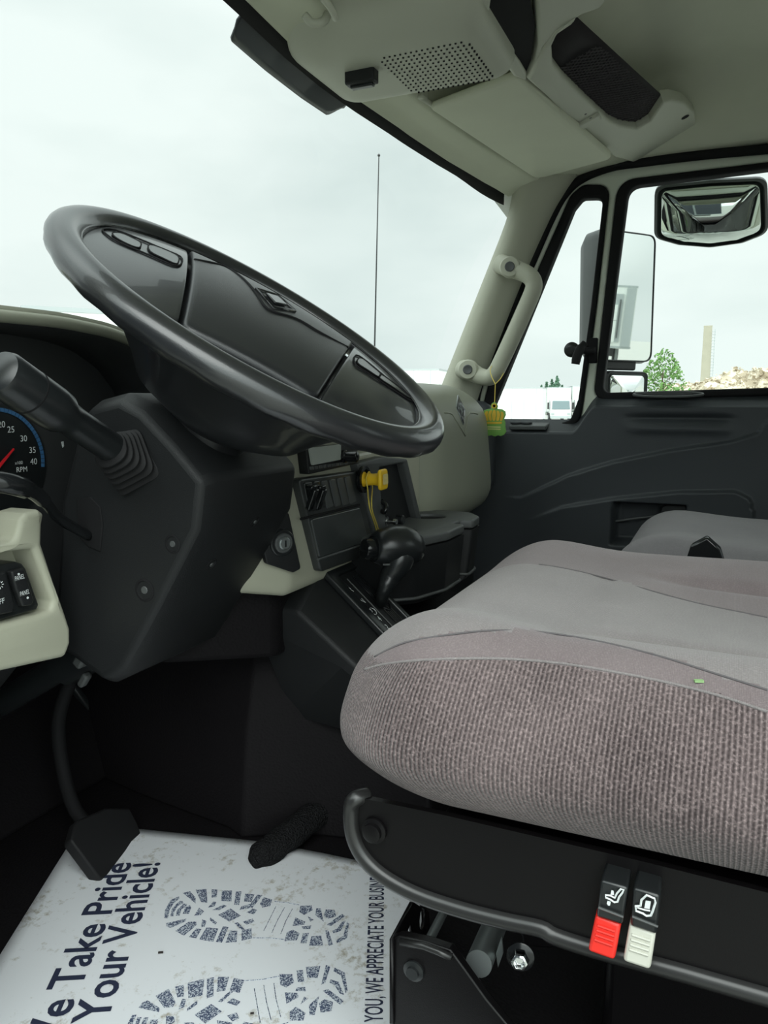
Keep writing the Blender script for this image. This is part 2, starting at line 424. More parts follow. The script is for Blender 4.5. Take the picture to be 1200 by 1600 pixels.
def rbox(bm, c, half, r, n=14, fn=None, lay=None):
    """rounded box with separate corner radii, optionally reshaped"""
    c = Vector(c); half = Vector(half); r = Vector(r)
    def remap(t, h, rr):   # crowd samples into the corners
        f = rr/h
        k = .30
        a = abs(t); s = 1 if t >= 0 else -1
        if a > 1-k: q = 1-f + f*(a-(1-k))/k
        else: q = (1-f)*a/(1-k)
        return s*q*h
    cache = {}
    def vert(i, j, k):
        key = (i, j, k)
        if key in cache: return cache[key]
        p = Vector([remap(2*t/n-1, half[a], r[a]) for a, t in enumerate(key)]); cube = p.copy()
        q = Vector([max(-half[a]+r[a], min(half[a]-r[a], p[a])) for a in range(3)])
        d = Vector([(p[a]-q[a])/r[a] for a in range(3)])
        if d.length > 1e-9:
            mx = max(abs(x) for x in d)
            d = d.normalized()*(mx if mx < .999999 else 1)
            p = q+Vector([d[a]*r[a] for a in range(3)])
        p = c+p
        if fn: p = Vector(fn(p))
        v_ = bm.verts.new(p)
        if lay is not None:   # distance round the cushion's skirt, so the ribs run straight up
            top_ = cube.z > half[2]*.999
            v_[lay] = (cube.y-half[0]) if (top_ and cube.x+half[0] < half[1]-cube.y) else ((cube.x+half[1]) if top_ else cube.x+cube.y)
        cache[key] = v_; return v_
    for a in range(3):
        b_, c_ = (a+1) % 3, (a+2) % 3
        for side in (0, n):
            for i in range(n):
                for j in range(n):
                    def kk(u, w):
                        q = [0, 0, 0]; q[a] = side; q[b_] = u; q[c_] = w; return vert(*q)
                    bm.faces.new((kk(i, j), kk(i+1, j), kk(i+1, j+1), kk(i, j+1)))
YZ = lambda X: ((X, 0, 0), (0, 1, 0), (0, 0, 1), (1, 0, 0))
def yz(pts, X): return [(lambda p: (p.y, p.z))(P(x, y, X=X)) for x, y in pts]
def bolt(bm, c, axis, r, h=.004, n=6): lathe(bm, c, axis, [(r*1.5, 0), (r*1.5, h*.3), (r, h*.3), (r, h), (r*.6, h)], n)
# ================================================================== THE CAB (setting)
FZ = -.68
XL, XR = .36, 2.10          # door planes
XC = 1.23                   # middle of the cab
# floor
bm = bmesh.new(); box(bm, (XL-.02, -1.0, FZ-.06), (XR+.02, 1.22, FZ))
tag(obj('floor', bm, 'floor_rubber', None), kind='structure')
# firewall with sloping toe board
bm = bmesh.new()
prism(bm, [(XL, 1.20, FZ), (XL, 1.00, FZ), (XL, 1.12, FZ+.25), (XL, 1.14, -.10), (XL, 1.22, -.02), (XL, 1.26, FZ)], (XR-XL, 0, 0))
tag(obj('wall_front', bm, 'floor_rubber', None, bevel=.01), kind='structure')
# back wall behind the seats
added_win = roundpoly([(.62, .02), (1.84, .02), (1.84, .50), (.62, .50)], .06, 6)
tag(plate('wall_back', [[(XL, FZ), (XR, FZ), (XR, .74), (XL, .74)], added_win], .04, ((0, -.98, 0), (1, 0, 0), (0, 0, 1), (0, -1, 0)), 'ceiling_cloth', None, smooth=0), kind='structure')
tag(plate('added_rear_window', [added_win], .005, ((0, -.98, 0), (1, 0, 0), (0, 0, 1), (0, -1, 0)), 'glass', None, smooth=0), kind='structure')  # unseen rear window, added so light from behind reaches the dash
# driver-side kick panel, sill and pillars round the open door
bm = bmesh.new(); box(bm, (XL-.03, .66, FZ), (XL+.03, 1.22, .02)); box(bm, (XL-.03, -1.0, FZ), (XL+.03, -.62, .62))
tag(obj('wall_left', bm, 'floor_rubber', None, bevel=.01), kind='structure')
bm = bmesh.new()
loft(bm, [[(XL-.03, .80, 0), (XL+.04, .78, 0), (XL+.04, .70, 0), (XL-.03, .70, 0)], [(XL-.0, .60, .55), (XL+.06, .58, .55), (XL+.06, .50, .55), (XL, .50, .55)]])
tag(obj('trim_2', bm, 'pillar_plastic', None, bevel=.012), kind='structure')

def header_y(X):
    X = max(X, 2*XC-X)
    return interp([(XC, .655), (1.35, .65), (1.55, .632), (1.72, .609), (1.90, .575), (2.05, .539), (2.1, .52)], X)
def header_z(X): return interp([(XC, .550), (1.5, .548), (1.8, .538), (2.05, .528)], max(X, 2*XC-X))
def edge_z(Y): return interp([(-.3, .597), (.10, .597), (.237, .594), (.32, .588), (.394, .574), (.441, .545), (.56, .52)], Y)
def roof_z(X, Y):
    yh = header_y(X); d = yh-Y; d += (.65-yh)*ss(.10, .28, d)
    z = interp([(0, .530), (.03, .546), (.085, .564), (.097, .598), (.28, .610), (.33, .625), (.40, .70), (.46, .735), (.60, .748), (1.7, .72)], d)
    z += (header_z(X)-.53)*(1-ss(0, .085, yh-Y))
    xs = max(X, 2*XC-X)
    s = ss(1.93, 2.095, xs)
    e = min(edge_z(Y), z)
    return lerp(z, e, s**1.3)
bm = bmesh.new()
def f(u, v):
    X = lerp(XL, 2.095, u); yh = header_y(X)
    Y = lerp(yh, -.98, v**1.5)
    return (X, Y, roof_z(X, Y))
grid(bm, 70, 80, f)
o = obj('ceiling', bm, 'headliner', None, smooth=180); tag(o, kind='structure'); solid(o, .02, -1)
if sum(p.normal.z for p in o.data.polygons) > 0:
    o.data.flip_normals()

# roof skin outside
bm = bmesh.new()
loft(bm, [[(XL-.06, .62, .60), (XL-.06, -1.05, .66), (XL+.25, -1.05, .86), (2.46-XL-.25, -1.05, .86), (XR+.06, -1.05, .66), (XR+.06, .62-.1, .60), (2.46-XL-.3, .74, .62), (XL+.25, .74, .62)],
          [(XL-.06, .60, .63), (XL-.06, -1.05, .70), (XL+.3, -1.0, .90), (2.46-XL-.3, -1.0, .90), (XR+.06, -1.05, .70), (XR+.06, .50, .63), (2.46-XL-.3, .70, .66), (XL+.25, .70, .66)]])
bm.free()
bm = bmesh.new()
def f(u, v):
    X = lerp(XL-.07, XR+.07, u); yh = header_y(X)+.03; Y = lerp(yh, -1.05, v)
    a = abs(2*u-1)
    return (X, Y, .80+.03*sin(pi*min(1, v*1.2))-.17*a**5-.22*(1-ss(0, .16, v)))
grid(bm, 40, 30, f)
o = obj('trim_5', bm, 'white_body', None, smooth=180); tag(o, kind='structure'); solid(o, .02, 1)

# windscreen -------------------------------------------------------
def wbase(X):
    a = abs(X-XC)/.87
    return Vector((X, 1.16-.40*a**2.4, -.02+.075*a**2))
def whead(X): return Vector((X, header_y(X)+.012, header_z(X)-.003))
def wpt(X, t, off=0):
    a = whead(X); b = wbase(lerp(X, XC+(X-XC)*1.02, 1))
    n = Vector((0, .73, .69))
    return a.lerp(b, t) + n*(.03*sin(pi*t)+off)
win = thing('window_1', None, None, (XC, 1.15, -.02), kind='structure')
bm = bmesh.new(); grid(bm, 30, 16, lambda u, v: wpt(lerp(XL+.03, 2.07, u), v, .012))
obj('windscreen_glass', bm, 'windscreen', win, smooth=180)
bm = bmesh.new()
def f(u, v):
    X = lerp(XL+.03, 2.085, u)
    t = lerp(-.030, .012+.02*ss(1.75, 2.0, X), v)
    return wpt(X, t, .002)
grid(bm, 40, 2, f)
o = obj('windscreen_seal', bm, 'black_matte', win, smooth=180); solid(o, .012, 0)
# dark shaded strip printed along the top of the glass, ending in a step
bm = bmesh.new()
def f(u, v):
    X = lerp(.99, 1.345, u)
    e = max(ss(1.315, 1.345, X), 1-ss(.99, 1.005, X))
    return wpt(X, lerp(.0, lerp(.058, .022, e), v), .008)
grid(bm, 60, 4, f)
o = obj('shade_band', bm, 'tinted_film', win, smooth=180); solid(o, .003, 0)

# passenger-side A pillar -------------------------------------------
bm = bmesh.new()
Lp = [P(672, 648, X=2.04), P(690, 602, X=2.035), P(748, 455, X=2.03), P(789, 350, X=2.025), P(800, 306, X=2.015), P(804, 282, X=2.0)]
Rp = [P(738, 660, X=2.075), P(754, 600, X=2.075), P(816, 440, X=2.075), P(858, 345, X=2.075), P(880, 305, X=2.075), P(902, 272, X=2.07)]
secs = []
for a, b in zip(Lp, Rp):
    mid = (a+b)/2; out = Vector((1, .25, 0)); inn = Vector((-1, -.35, 0)).normalized()
    secs.append([a, a.lerp(b, .12)+inn*.020, a.lerp(b, .32)+inn*.031, a.lerp(b, .55)+inn*.027, a.lerp(b, .78)+inn*.012, b, b+out*.045, a+out*.07])
ss_ = []
for k in range(8): ss_.append(smooth_path([s[k] for s in secs], 4))
loft(bm, [[ss_[k][i] for k in range(8)] for i in range(len(ss_[0]))])
tag(obj('trim_1', bm, 'pillar_plastic', None, smooth=60), kind='structure')
# outside face of the pillar and the white cowl below the glass
bm = bmesh.new()
# body seal round the door opening
bm = bmesh.new()
pth = [P(x, y, X=2.088) for x, y in [(738, 720), (744, 645), (753, 590), (829, 415), (862, 340), (884, 302), (912, 278), (955, 261), (1000, 254), (1100, 242), (1200, 233)]]
pth += [Vector((2.088, -.35, .578)), Vector((2.088, -.60, .56)), Vector((2.088, -.64, .4)), Vector((2.088, -.64, -.60))]
tube(bm, smooth_path(pth, 6), .0115, 10)
tag(obj('trim_3', bm, 'black_matte', None, smooth=180), kind='structure')

# passenger door -----------------------------------------------------
door = thing('door_1', None, None, (2.1, 0, -.6), kind='structure')
XD = 2.112
outer = yz([(736, 700), (738, 640), (750, 590), (822, 420), (856, 342), (878, 300), (906, 276), (955, 264), (1060, 253), (1200, 238)], XD)
outer += [(-.40, .565), (-.58, .55), (-.62, .5), (-.62, -.62), (.60, -.62)]
q_out = roundpoly(yz([(749, 668), (768, 592), (893, 308), (913, 291), (954, 291), (933, 480), (907, 668)], XD), [.01, .02, .04, .03, .035, .0, .05], 6)
q_in = roundpoly(yz([(762, 664), (782, 617), (899, 329), (912, 313), (944, 312), (925, 480), (905, 625), (893, 656), (868, 664)], XD), [.005, .0, .02, .015, .02, .0, .02, .02, .005], 6)
m_out = roundpoly(yz([(967, 285), (1200, 257)], XD)+[(-.47, .525), (-.47, .0)]+yz([(1200, 618), (929, 626)], XD), [.05, 0, .05, .05, 0, .035], 8)
m_in = roundpoly(yz([(984, 295), (1200, 268)], XD)+[(-.44, .50), (-.44, .025)]+yz([(1200, 606), (943, 614)], XD), [.032, 0, .04, .04, 0, .02], 8)
plate('door_frame', [outer, q_out, m_out], .03, YZ(XD), 'painted_frame', door, bev=.008)
plate('quarter_window_seal', [q_out, q_in], .036, YZ(XD-.004), 'black_matte', door, bev=.006)
plate('main_window_seal', [m_out, m_in], .040, YZ(XD-.006), 'black_matte', door, bev=.006)
plate('quarter_window_pane', [q_in], .004, YZ(XD+.004), 'glass', door, smooth=0)
plate('window_pane', [m_in], .004, YZ(XD+.004), 'glass', door, smooth=0)
# outer skin of the door, white
bm = bmesh.new()
prism(bm, [(XD+.02, .60, -.62), (XD+.02, -.62, -.62), (XD+.02, -.62, 0.0), (XD+.02, .32, 0.0), (XD+.02, .36, -.06), (XD+.02, .60, -.07)], (.04, 0, 0))
obj('outer_skin', bm, 'white_body', door, bevel=.01)
# moulded inner panel
c1 = [(lambda p: (p.y, p.z))(P(x, y, X=2.05)) for x, y in [(1230, 600), (1200, 655), (1183, 677), (1140, 690), (1050, 703), (960, 721), (890, 742), (815, 777)]]
c2 = [(lambda p: (p.y, p.z))(P(x, y, X=2.05)) for x, y in [(1181, 840), (1177, 800), (1172, 779), (1150, 767), (1060, 768), (960, 778), (880, 791), (830, 810)]]
c1.sort(); c2.sort()
hp = [(lambda p: (p.y, p.z))(P(x, y, X=2.05)) for x, y in [(957, 786), (1071, 786), (1071, 850), (950, 850)]]
hy0, hy1 = P(1071, 800, X=2.05).y, P(953, 800, X=2.05).y
hz1, hz0 = P(1010, 785, X=2.05).z, P(1010, 850, X=2.05).z
def ztop(Y): return lerp(-.006, -.074, ss(.315, .375, Y))
def relief(Y, z):
    r = 0
    if Y < .60:
        d = z-interp(c1, Y); fd = ss(.54, .40, Y) if False else 1-ss(.42, .56, Y)
        r += .013*fd*(1-ss(-.004, .004, d))*(.35+.65*math.exp(-max(0, -d)*16))
        d = z-interp(c2, Y); fd = (1-ss(.36, .50, Y))*ss(-.085, -.07, Y)
        r += .012*fd*(1-ss(-.004, .004, d))*(.3+.7*math.exp(-max(0, -d)*14))
    # shallow hand slot under the ledge
    r -= .010*math.exp(-((z+.035)/.008)**2)*ss(-.03, .03, Y)*(1-ss(.18, .26, Y))
    r += .006*math.exp(-((z+.062)/.012)**2)*ss(-.03, .03, Y)*(1-ss(.18, .26, Y))
    return r
def inpocket(Y, z):
    return min(ss(hy0-.002, hy0+.004, Y), 1-ss(hy1-.018, hy1-.004, Y+.25*max(0, z-hz1+.02)), 1-ss(hz1-.006, hz1, z), ss(hz0-.01, hz0+.01, z))
def f(u, v):
    Y = lerp(-.60, .66, u)
    zt = ztop(Y)
    if v <= .86:
        z = lerp(-.62, zt-.006, (v/.86)**.8 if False else v/.86)
        x = 2.047-relief(Y, z)
        x += .05*inpocket(Y, z)
        return (x, Y, z)
    t = (v-.86)/.14
    # rolled top edge and ledge that slopes up to the glass
    if t < .4:
        a = t/.4*pi/2
        return (2.047+.012*(1-cos(a)), Y, zt-.006+.008*sin(a))
    return (lerp(2.059, 2.108, (t-.4)/.6), Y, lerp(zt+.002, zt+.033, (t-.4)/.6))
bm = bmesh.new(); grid(bm, 250, 230, f)
o = obj('door_panel', bm, 'door_black', door, smooth=180)
# latch pull in the pocket
bm = bmesh.new()
c = P(1048, 798, X=2.062)
prism(bm, [(2.05, y, z) for y, z in roundpoly([(c.y-.036, c.z-.03), (c.y+.028, c.z-.03), (c.y+.020, c.z+.010), (c.y+.010, c.z+.016), (c.y-.036, c.z+.016)], .006)], (.012, 0, 0))
obj('door_latch_pull', bm, 'black_plastic', door, bevel=.002)
bm = bmesh.new(); a = P(958, 815, X=2.07); b = P(1030, 806, X=2.07)
tube(bm, [a, (a+b)/2+Vector((0, 0, .001)), b], .003, 8); obj('latch_rod', bm, 'dark_grey', door)
# oval outlet on the ledge
c = P(1043, 624, X=2.072)
bm = bmesh.new()
ring = [c+Vector((.017*sin(a), .082*cos(a), .012+.017*.35*sin(a))) for a in [2*pi*k/40 for k in range(40)]]
tube(bm, ring, .0035, 6, closed=True); obj('demister_bezel', bm, 'dark_grey', door, smooth=180)
bm = bmesh.new()
prism(bm, [c+Vector((.010*sin(a), .058*cos(a), .0115+.010*.35*sin(a))) for a in [2*pi*k/40 for k in range(40)]], (0, 0, .003)); obj('demister_slot', bm, 'black_matte', door)
# little switch plate on the front of the sill
c = P(826, 667, X=2.07)
bm = bmesh.new(); box(bm, (2.045, c.y-.052, c.z-.004), (2.10, c.y+.048, c.z+.008), Matrix.Rotation(radians(-9), 3, 'Y'))
pl = obj('sill_switch_plate', bm, 'dark_grey', door, bevel=.003)
for dy in (.006, .036):
    bm = bmesh.new()
    prism(bm, [Vector((2.072+.014*sin(a), c.y+dy+.015*cos(a), c.z+.008)) for a in [2*pi*k/20 for k in range(20)]], (0, 0, .005)); obj('oval_button', bm, 'door_black', pl, bevel=.001)
# quarter-window latch: round foot, curved finger lever and black keeper on the post
lt = obj('quarter_window_latch', (lambda b: (box(b, P(926, 540, X=2.09)-Vector((0, .012, .045)), P(926, 540, X=2.09)+Vector((.02, .010, .02))), b)[1])(bmesh.new()), 'black_matte', door, bevel=.003)
bm = bmesh.new(); c = P(892, 546, X=2.085)
lathe(bm, c+Vector((.02, 0, 0)), (-1, 0, 0), [(.018, 0), (.020, .004), (.020, .010), (.016, .013), (.008, .014)], 24); obj('round_foot', bm, 'black_smooth', lt)
bm = bmesh.new()
tube(bm, smooth_path([P(930, 548, X=2.08), P(915, 548, X=2.07), P(908, 545, X=2.062)], 3), .010, 10)
tube(bm, smooth_path([P(914, 536, X=2.06), P(908, 543, X=2.055), P(902, 556, X=2.05), P(899, 569, X=2.05)], 4), [.009]*4+[.012]*4+[.012]*3+[.011]*2, 12)
obj('finger_lever', bm, 'black_rubber', lt, smooth=180)

# rear half of the passenger side (door pillar and wall behind the door)
bm = bmesh.new(); box(bm, (2.06, -1.0, FZ), (2.14, -.62, .62)); box(bm, (2.09, .64, FZ), (2.16, 1.22, -.02))
tag(obj('wall_right', bm, 'pillar_plastic', None, bevel=.01), kind='structure')

# engine tunnel --------------------------------------------------------
bm = bmesh.new()
secs = []
for Y, w, h in [(1.16, -.05, -.25), (.90, .0, -.27), (.70, .025, -.31), (.665, .040, -.345), (.58, -.01, -.36), (.44, -.04, -.42), (.38, -.02, -.48), (.36, -.03, -.66)]:
    x0 = 1.00-w
    secs.append([(x0-.02, Y, FZ), (x0, Y, (FZ+h)/2), (x0+.03, Y, h-.06), (x0+.09, Y, h), (1.50, Y, h), (1.56, Y, h-.05), (1.60, Y, FZ)])
loft(bm, secs)
tag(obj('engine_tunnel', bm, 'floor_rubber', None, smooth=50, bevel=.01, seg=3), kind='structure')
# dark fleecy roll along the foot of the tunnel
bm = bmesh.new()
tube(bm, smooth_path([P(395, 1345, Z=-.665), P(430, 1322, Z=-.66), P(480, 1283, Z=-.65), P(540, 1245, Z=-.65), P(610, 1210, Z=-.65)], 6), [.012, .016, .019]+[.022]*22, 14)
for v in bm.verts: v.co += Vector((noise.noise(v.co*60), noise.noise(v.co*60+Vector((9, 0, 0))), noise.noise(v.co*50)))*.004
shape('carpet_roll', 'black fleecy carpet edge running along the cab floor beside the paper mat', 'carpet', bm, 'carpet', smooth=180)
# ================================================================== OVERHEAD
on = Vector((0, -.085, -.215)).normalized(); oo = Vector((0, .335, .575))
ou = Vector((1, 0, 0)); ov = on.cross(ou).normalized()
OFR = (oo, ou, ov, on)
def op(pts):
    r = []
    for x, y in pts:
        d = PP(x, y, oo, on)-oo; r.append((d.dot(ou), d.dot(ov)))
    return r
shelf = thing('overhead_storage_shelf', 'grey-green moulded overhead shelf with net pocket above the passenger sun visor', 'overhead shelf', (1.5, .3, .6))
netp = [(893, 22), (867, 40), (858, 60), (860, 87), (877, 110), (917, 150), (950, 180), (967, 188), (993, 192), (1013, 180), (1033, 150)]
outl = [(820, 113), (850, 140), (880, 170), (890, 176), (903, 184), (915, 200), (957, 237), (1000, 250), (1040, 247), (1077, 207), (1085, 187), (1083, 167), (1067, 152), (1047, 147), (1033, 150)]
arm = [(893, 22), (880, 28), (867, 40), (858, 60), (860, 87), (877, 110), (917, 150), (950, 180), (967, 188), (993, 192), (1013, 180), (1033, 150)]
armup = [(897, 14), (862, 38), (845, 63), (832, 90)]
ol = op(outl) + op(arm[::-1]) + op(armup)
plate('shelf_frame', [ol], .03, OFR, 'console_plastic', shelf, bev=.006, res=3)
# pocket net: dark cloth bowed inwards, and its diamond cords
npl = op(netp)
cx = sum(p[0] for p in npl)/len(npl); cy = sum(p[1] for p in npl)/len(npl)
bm = bmesh.new()
rows = []
for t in (0, .35, .7, 1.0):
    rows.append([bm.verts.new(oo+ou*(cx+(a-cx)*(1-t*.999))+ov*(cy+(b-cy)*(1-t*.999)) - on*(.004+.006*sin(pi/2*t))) for a, b in npl])
for i in range(3):
    for j in range(len(npl)):
        k = (j+1) % len(npl); bm.faces.new((rows[i][j], rows[i][k], rows[i+1][k], rows[i+1][j]))
nt_ = obj('pocket_net', bm, 'mesh_net', shelf, smooth=180); solid(nt_, .003, 0)
bm = bmesh.new()
def inside(p, poly):
    c = False; n = len(poly)
    for i in range(n):
        (x1, y1), (x2, y2) = poly[i], poly[(i+1) % n]
        if (y1 > p[1]) != (y2 > p[1]) and p[0] < (x2-x1)*(p[1]-y1)/(y2-y1)+x1: c = not c
    return c
a0, a1 = min(p[0] for p in npl), max(p[0] for p in npl); b0, b1 = min(p[1] for p in npl), max(p[1] for p in npl)
k = 0
while k*.012 < (a1-a0)+(b1-b0):
    for sgn in (1, -1):
        seg_ = []
        for q in range(60):
            b_ = b0+(b1-b0)*q/59; a_ = (a0+k*.012 - (b_-b0)) if sgn > 0 else (a1-k*.012+(b_-b0))
            if a_ > a0+(a1-a0)*.25 and inside((a_, b_), npl) and inside((a_, b_+.006), npl): seg_.append((a_, b_))
        if len(seg_) > 3:
            (p0, p1) = seg_[0], seg_[-1]
            pts = [(lerp(p0[0], p1[0], t/4), lerp(p0[1], p1[1], t/4)) for t in range(5)]
            tube(bm, [oo+ou*a_+ov*b_-on*.001 for a_, b_ in pts], .0011, 4)
    k += 1
obj('net_cord', bm, 'net_cord', nt_)
# screw hole in the rounded end, clip at the lower edge
bm = bmesh.new(); c = PP(1067, 173, oo, on)+on*.015; lathe(bm, c, on, [(.006, 0), (.009, .001), (.004, .002)], 12); obj('screw', bm, 'black_matte', shelf)
bm = bmesh.new(); c = PP(915, 178, oo, on)+on*.016; fbox(bm, c, ou, ov, on, .030, .05, .012); obj('visor_clip', bm, 'console_plastic', shelf, bevel=.003)
for dx in (-4, 4):
    bm = bmesh.new(); c = PP(913+dx, 165+dx*.8, oo, on)+on*.022; lathe(bm, c, on, [(.002, 0), (.0028, .001), (.001, .0015)], 8); obj('screw', bm, 'screw_grey', shelf)

# centre console with the speaker grille ------------------------------
con = thing('overhead_console', 'pale grey-green overhead console with perforated speaker grille above the windscreen', 'overhead console', (XC, .5, .53))
def f(p):
    x, y, z = p
    z2 = z
    if z < .57:
        z2 -= 0.0
        z2 += .085*(1-ss(.96, 1.15, x))
    return (x, y, z2)
bm = bmesh.new(); rbox(bm, (1.160, .508, .60), (.170, .160, .072), (.035, .045, .025), 24, f)
# lean the rear face so that the lower edge stands forward of the opening
for v in bm.verts:
    if v.co.y < .42: v.co.y += 0
body = obj('console_body', bm, 'console_plastic', con, smooth=180)
# speaker holes
bm = bmesh.new()
GX0, GX1, GY0, GY1 = 1.158, 1.303, .382, .524
zz = .528
hol = []
for i in range(13):
    for j in range(17):
        x = lerp(GX0, GX1, i/12); y = lerp(GY0, GY1, j/16)
        if (i, j) in ((0, 0), (0, 16), (12, 0), (12, 16)): continue
        lathe(bm, (x, y, zz+.0015), (0, 0, -1), [(.0017, 0), (.0017, .0028)], 8)
obj('speaker_grille', bm, 'black_matte', body, smooth=0)['label'] = 'square field of small round speaker holes'
# small black lamp switch
bm = bmesh.new(); c = P(565, 121, Z=.520); fbox(bm, c, Vector((1, 0, 0)), Vector((0, 1, 0)), Vector((0, 0, 1)), .022, .052, .022)
sw = obj('lamp_switch', bm, 'black_plastic', con, bevel=.003); sw['label'] = 'black lamp switch block'
bm = bmesh.new(); fbox(bm, c+Vector((0.003, .0, -.012)), Vector((1, 0, 0)), Vector((0, 1, 0)), Vector((0, 0, 1)), .012, .040, .006); obj('rocker', bm, 'black_smooth', sw, bevel=.002)
# black block in the console's rear opening, standing for the shade inside
cub = op([(765, -12), (760, 21), (790, 63), (811, 91), (821, 108), (828, 91), (835, 35), (826, -14)])
bm = bmesh.new(); prism(bm, [oo+ou*a+ov*b+on*.004 for a, b in cub], -on*.05)
obj('cubby', bm, 'black_matte', con)['label'] = 'black block standing for the shade inside the cubby'
# rail between cubby and net pocket
bm = bmesh.new()
pst = op([(828, 112), (838, 62), (836, 20), (834, -20), (950, -20), (935, 2), (905, 13), (868, 36), (846, 62)])
prism(bm, [oo+ou*a+ov*b+on*.012 for a, b in pst], -on*.03)
obj('console_rail', bm, 'console_plastic', con, bevel=.006, seg=3)
# rear lip under the cubby
bm = bmesh.new()
lip = op([(735, -14), (765, -12), (760, 21), (790, 63), (811, 91), (821, 108), (820, 120), (800, 112), (770, 70), (742, 22)])
prism(bm, [oo+ou*a+ov*b+on*.010 for a, b in lip], -on*.05)
obj('cubby_lip', bm, 'console_plastic', con, bevel=.005, seg=3)

# sun visors -------------------------------------------------------------
def visor(name, label, pts, z, side):
    t = thing(name, label, 'sun visor', (sum(p[0] for p in pts)/4, .45, z))
    plate('visor_board', [roundpoly(pts, [.012, .03, .03, .012], 6)], .016, ((0, 0, z), (1, 0, 0), (0, 1, 0), (0, 0, 1)), 'headliner', t, bev=.006, res=3)
    # rod along the front edge and its swivel bracket
    a = Vector((pts[0][0], pts[0][1], z+.004)); b = Vector((pts[1][0], pts[1][1], z+.004))
    d = (b-a).normalized()
    bm = bmesh.new(); tube(bm, [a-d*.03, a+d*.02], .005, 8); obj('pivot_rod', bm, 'console_plastic', t, smooth=180)
    bm = bmesh.new(); tube(bm, [b-d*.01, b+d*.02, b+d*.03+Vector((0, .02, .012))], .006, 8); obj('pivot_rod', bm, 'console_plastic', t, smooth=180)
    bm = bmesh.new(); fbox(bm, b+d*.028+Vector((0, .016, .010)), d, Vector((0, 1, 0)), Vector((0, 0, 1)), .034, .030, .022); obj('swivel_bracket', bm, 'headliner', t, bevel=.006, seg=3)
    bm = bmesh.new(); fbox(bm, a-d*.03+Vector((0, .006, .008)), d, Vector((0, 1, 0)), Vector((0, 0, 1)), .024, .026, .022); obj('rod_clip', bm, 'console_plastic', t, bevel=.004)
    return t
f1, f2, r2, r1 = P(688, 172, Z=.562), P(838, 276, Z=.562), P(958, 243, Z=.562), P(826, 122, Z=.562)
vp = [(f1.x-.03, f1.y+.01), (f2.x, f2.y), (r2.x, r2.y), (r1.x-.03, r1.y+.01)]
visor('sun_visor', 'folded pale sun visor on the passenger side, under the net pocket shelf', vp, .562, 1)
vq = [(2*XC-x-.0, y+.0) for x, y in vp]
visor('sun_visor', 'folded sun visor on the driver side at the top edge of the photo', [(vq[0][0]-.0, vq[0][1]+.0), vq[1], vq[2], vq[3]], .566, -1)
# hook clip that holds the driver's visor, seen as two small prongs
c = P(500, 26, Z=.545)
t = thing('visor_hook', 'small pale double-pronged visor hook at the top edge above the windscreen', 'hook', c)
bm = bmesh.new(); tube(bm, smooth_path([P(476, 24, Z=.548), P(488, 36, Z=.538), P(505, 34, Z=.540), P(512, 22, Z=.552)], 4), .006, 8); obj('hook_cup', bm, 'console_plastic', t, smooth=180)
bm = bmesh.new(); tube(bm, smooth_path([P(503, -4, Z=.55), P(514, 8, Z=.545), P(522, 22, Z=.538), P(524, 28, Z=.540)], 4), .005, 8); obj('prong', bm, 'console_plastic', t, smooth=180)

# ================================================================== GRAB HANDLE and air freshener
gh = thing('grab_handle', 'pale grey-green grab handle bolted along the passenger-side windscreen pillar', 'grab handle', P(790, 500, X=1.98))
gx = 1.985
bm = bmesh.new()
pth = [P(783, 413, X=2.02), P(800, 419, X=gx), P(818, 426, X=gx-.012), P(829, 433, X=gx-.018), P(834, 443, X=gx-.018), P(832, 456, X=gx-.018), P(818, 489, X=gx-.018), P(799, 531, X=gx-.018), P(781, 569, X=gx-.018), P(773, 583, X=gx-.018), P(764, 590, X=gx-.014), P(750, 588, X=gx-.008), P(738, 582, X=gx), P(724, 577, X=2.02)]
pp = smooth_path(pth, 6); n_ = len(pp)
rr = [lerp(.0255, .0215, ss(0, .22, i/n_)) if i < n_/2 else lerp(.0215, .0255, ss(.78, 1, i/n_)) for i in range(n_)]
tube(bm, pp, rr, 14, up=(0, 0, 1))
obj('handle_bar', bm, 'pillar_plastic', gh, smooth=180)
for (x, y) in ((798, 419), (733, 578)):
    bm = bmesh.new(); c = P(x, y, X=gx-.010); d = Vector((-1, -.15, 0))
    lathe(bm, c+d*.006, d, [(.022, -.012), (.0265, 0), (.0265, .012), (.023, .017), (.013, .0175)], 24); e = obj('end_boss', bm, 'pillar_plastic', gh, smooth=40)
    bm = bmesh.new(); lathe(bm, c+d*.023, d, [(.0125, 0), (.0125, .002), (.0105, .003), (.006, .0015)], 20); obj('bolt_head', bm, 'dark_grey', e, smooth=40)
# crown-shaped card
AX = 1.86
af = thing('air_freshener', 'green and gold crown-shaped card air freshener hanging from the grab handle', 'air freshener', P(773, 640, X=AX))
def fa(pts, s=4.2857, ox=680, oy=380): return [P(ox+x/s, oy+y/s, X=AX) for x, y in pts]
def a2(pts): return [(p.y, p.z) for p in fa(pts)]
crown = [(395, 1064), (412, 1072), (420, 1092), (416, 1108), (448, 1112), (470, 1126), (473, 1150), (462, 1175), (470, 1200), (470, 1230), (476, 1262), (462, 1282), (440, 1292), (420, 1286), (400, 1296), (380, 1286), (356, 1290), (330, 1280), (316, 1262), (322, 1235), (314, 1212), (330, 1192), (322, 1165), (316, 1140), (328, 1120), (352, 1110), (376, 1108), (374, 1088), (380, 1072)]
plate('crown_card', [a2(crown)], .004, YZ(AX), 'fresh_green', af, bev=.0005)
gx2 = AX-.0026
def band(pts): return [(p.y, p.z) for p in fa(pts)]
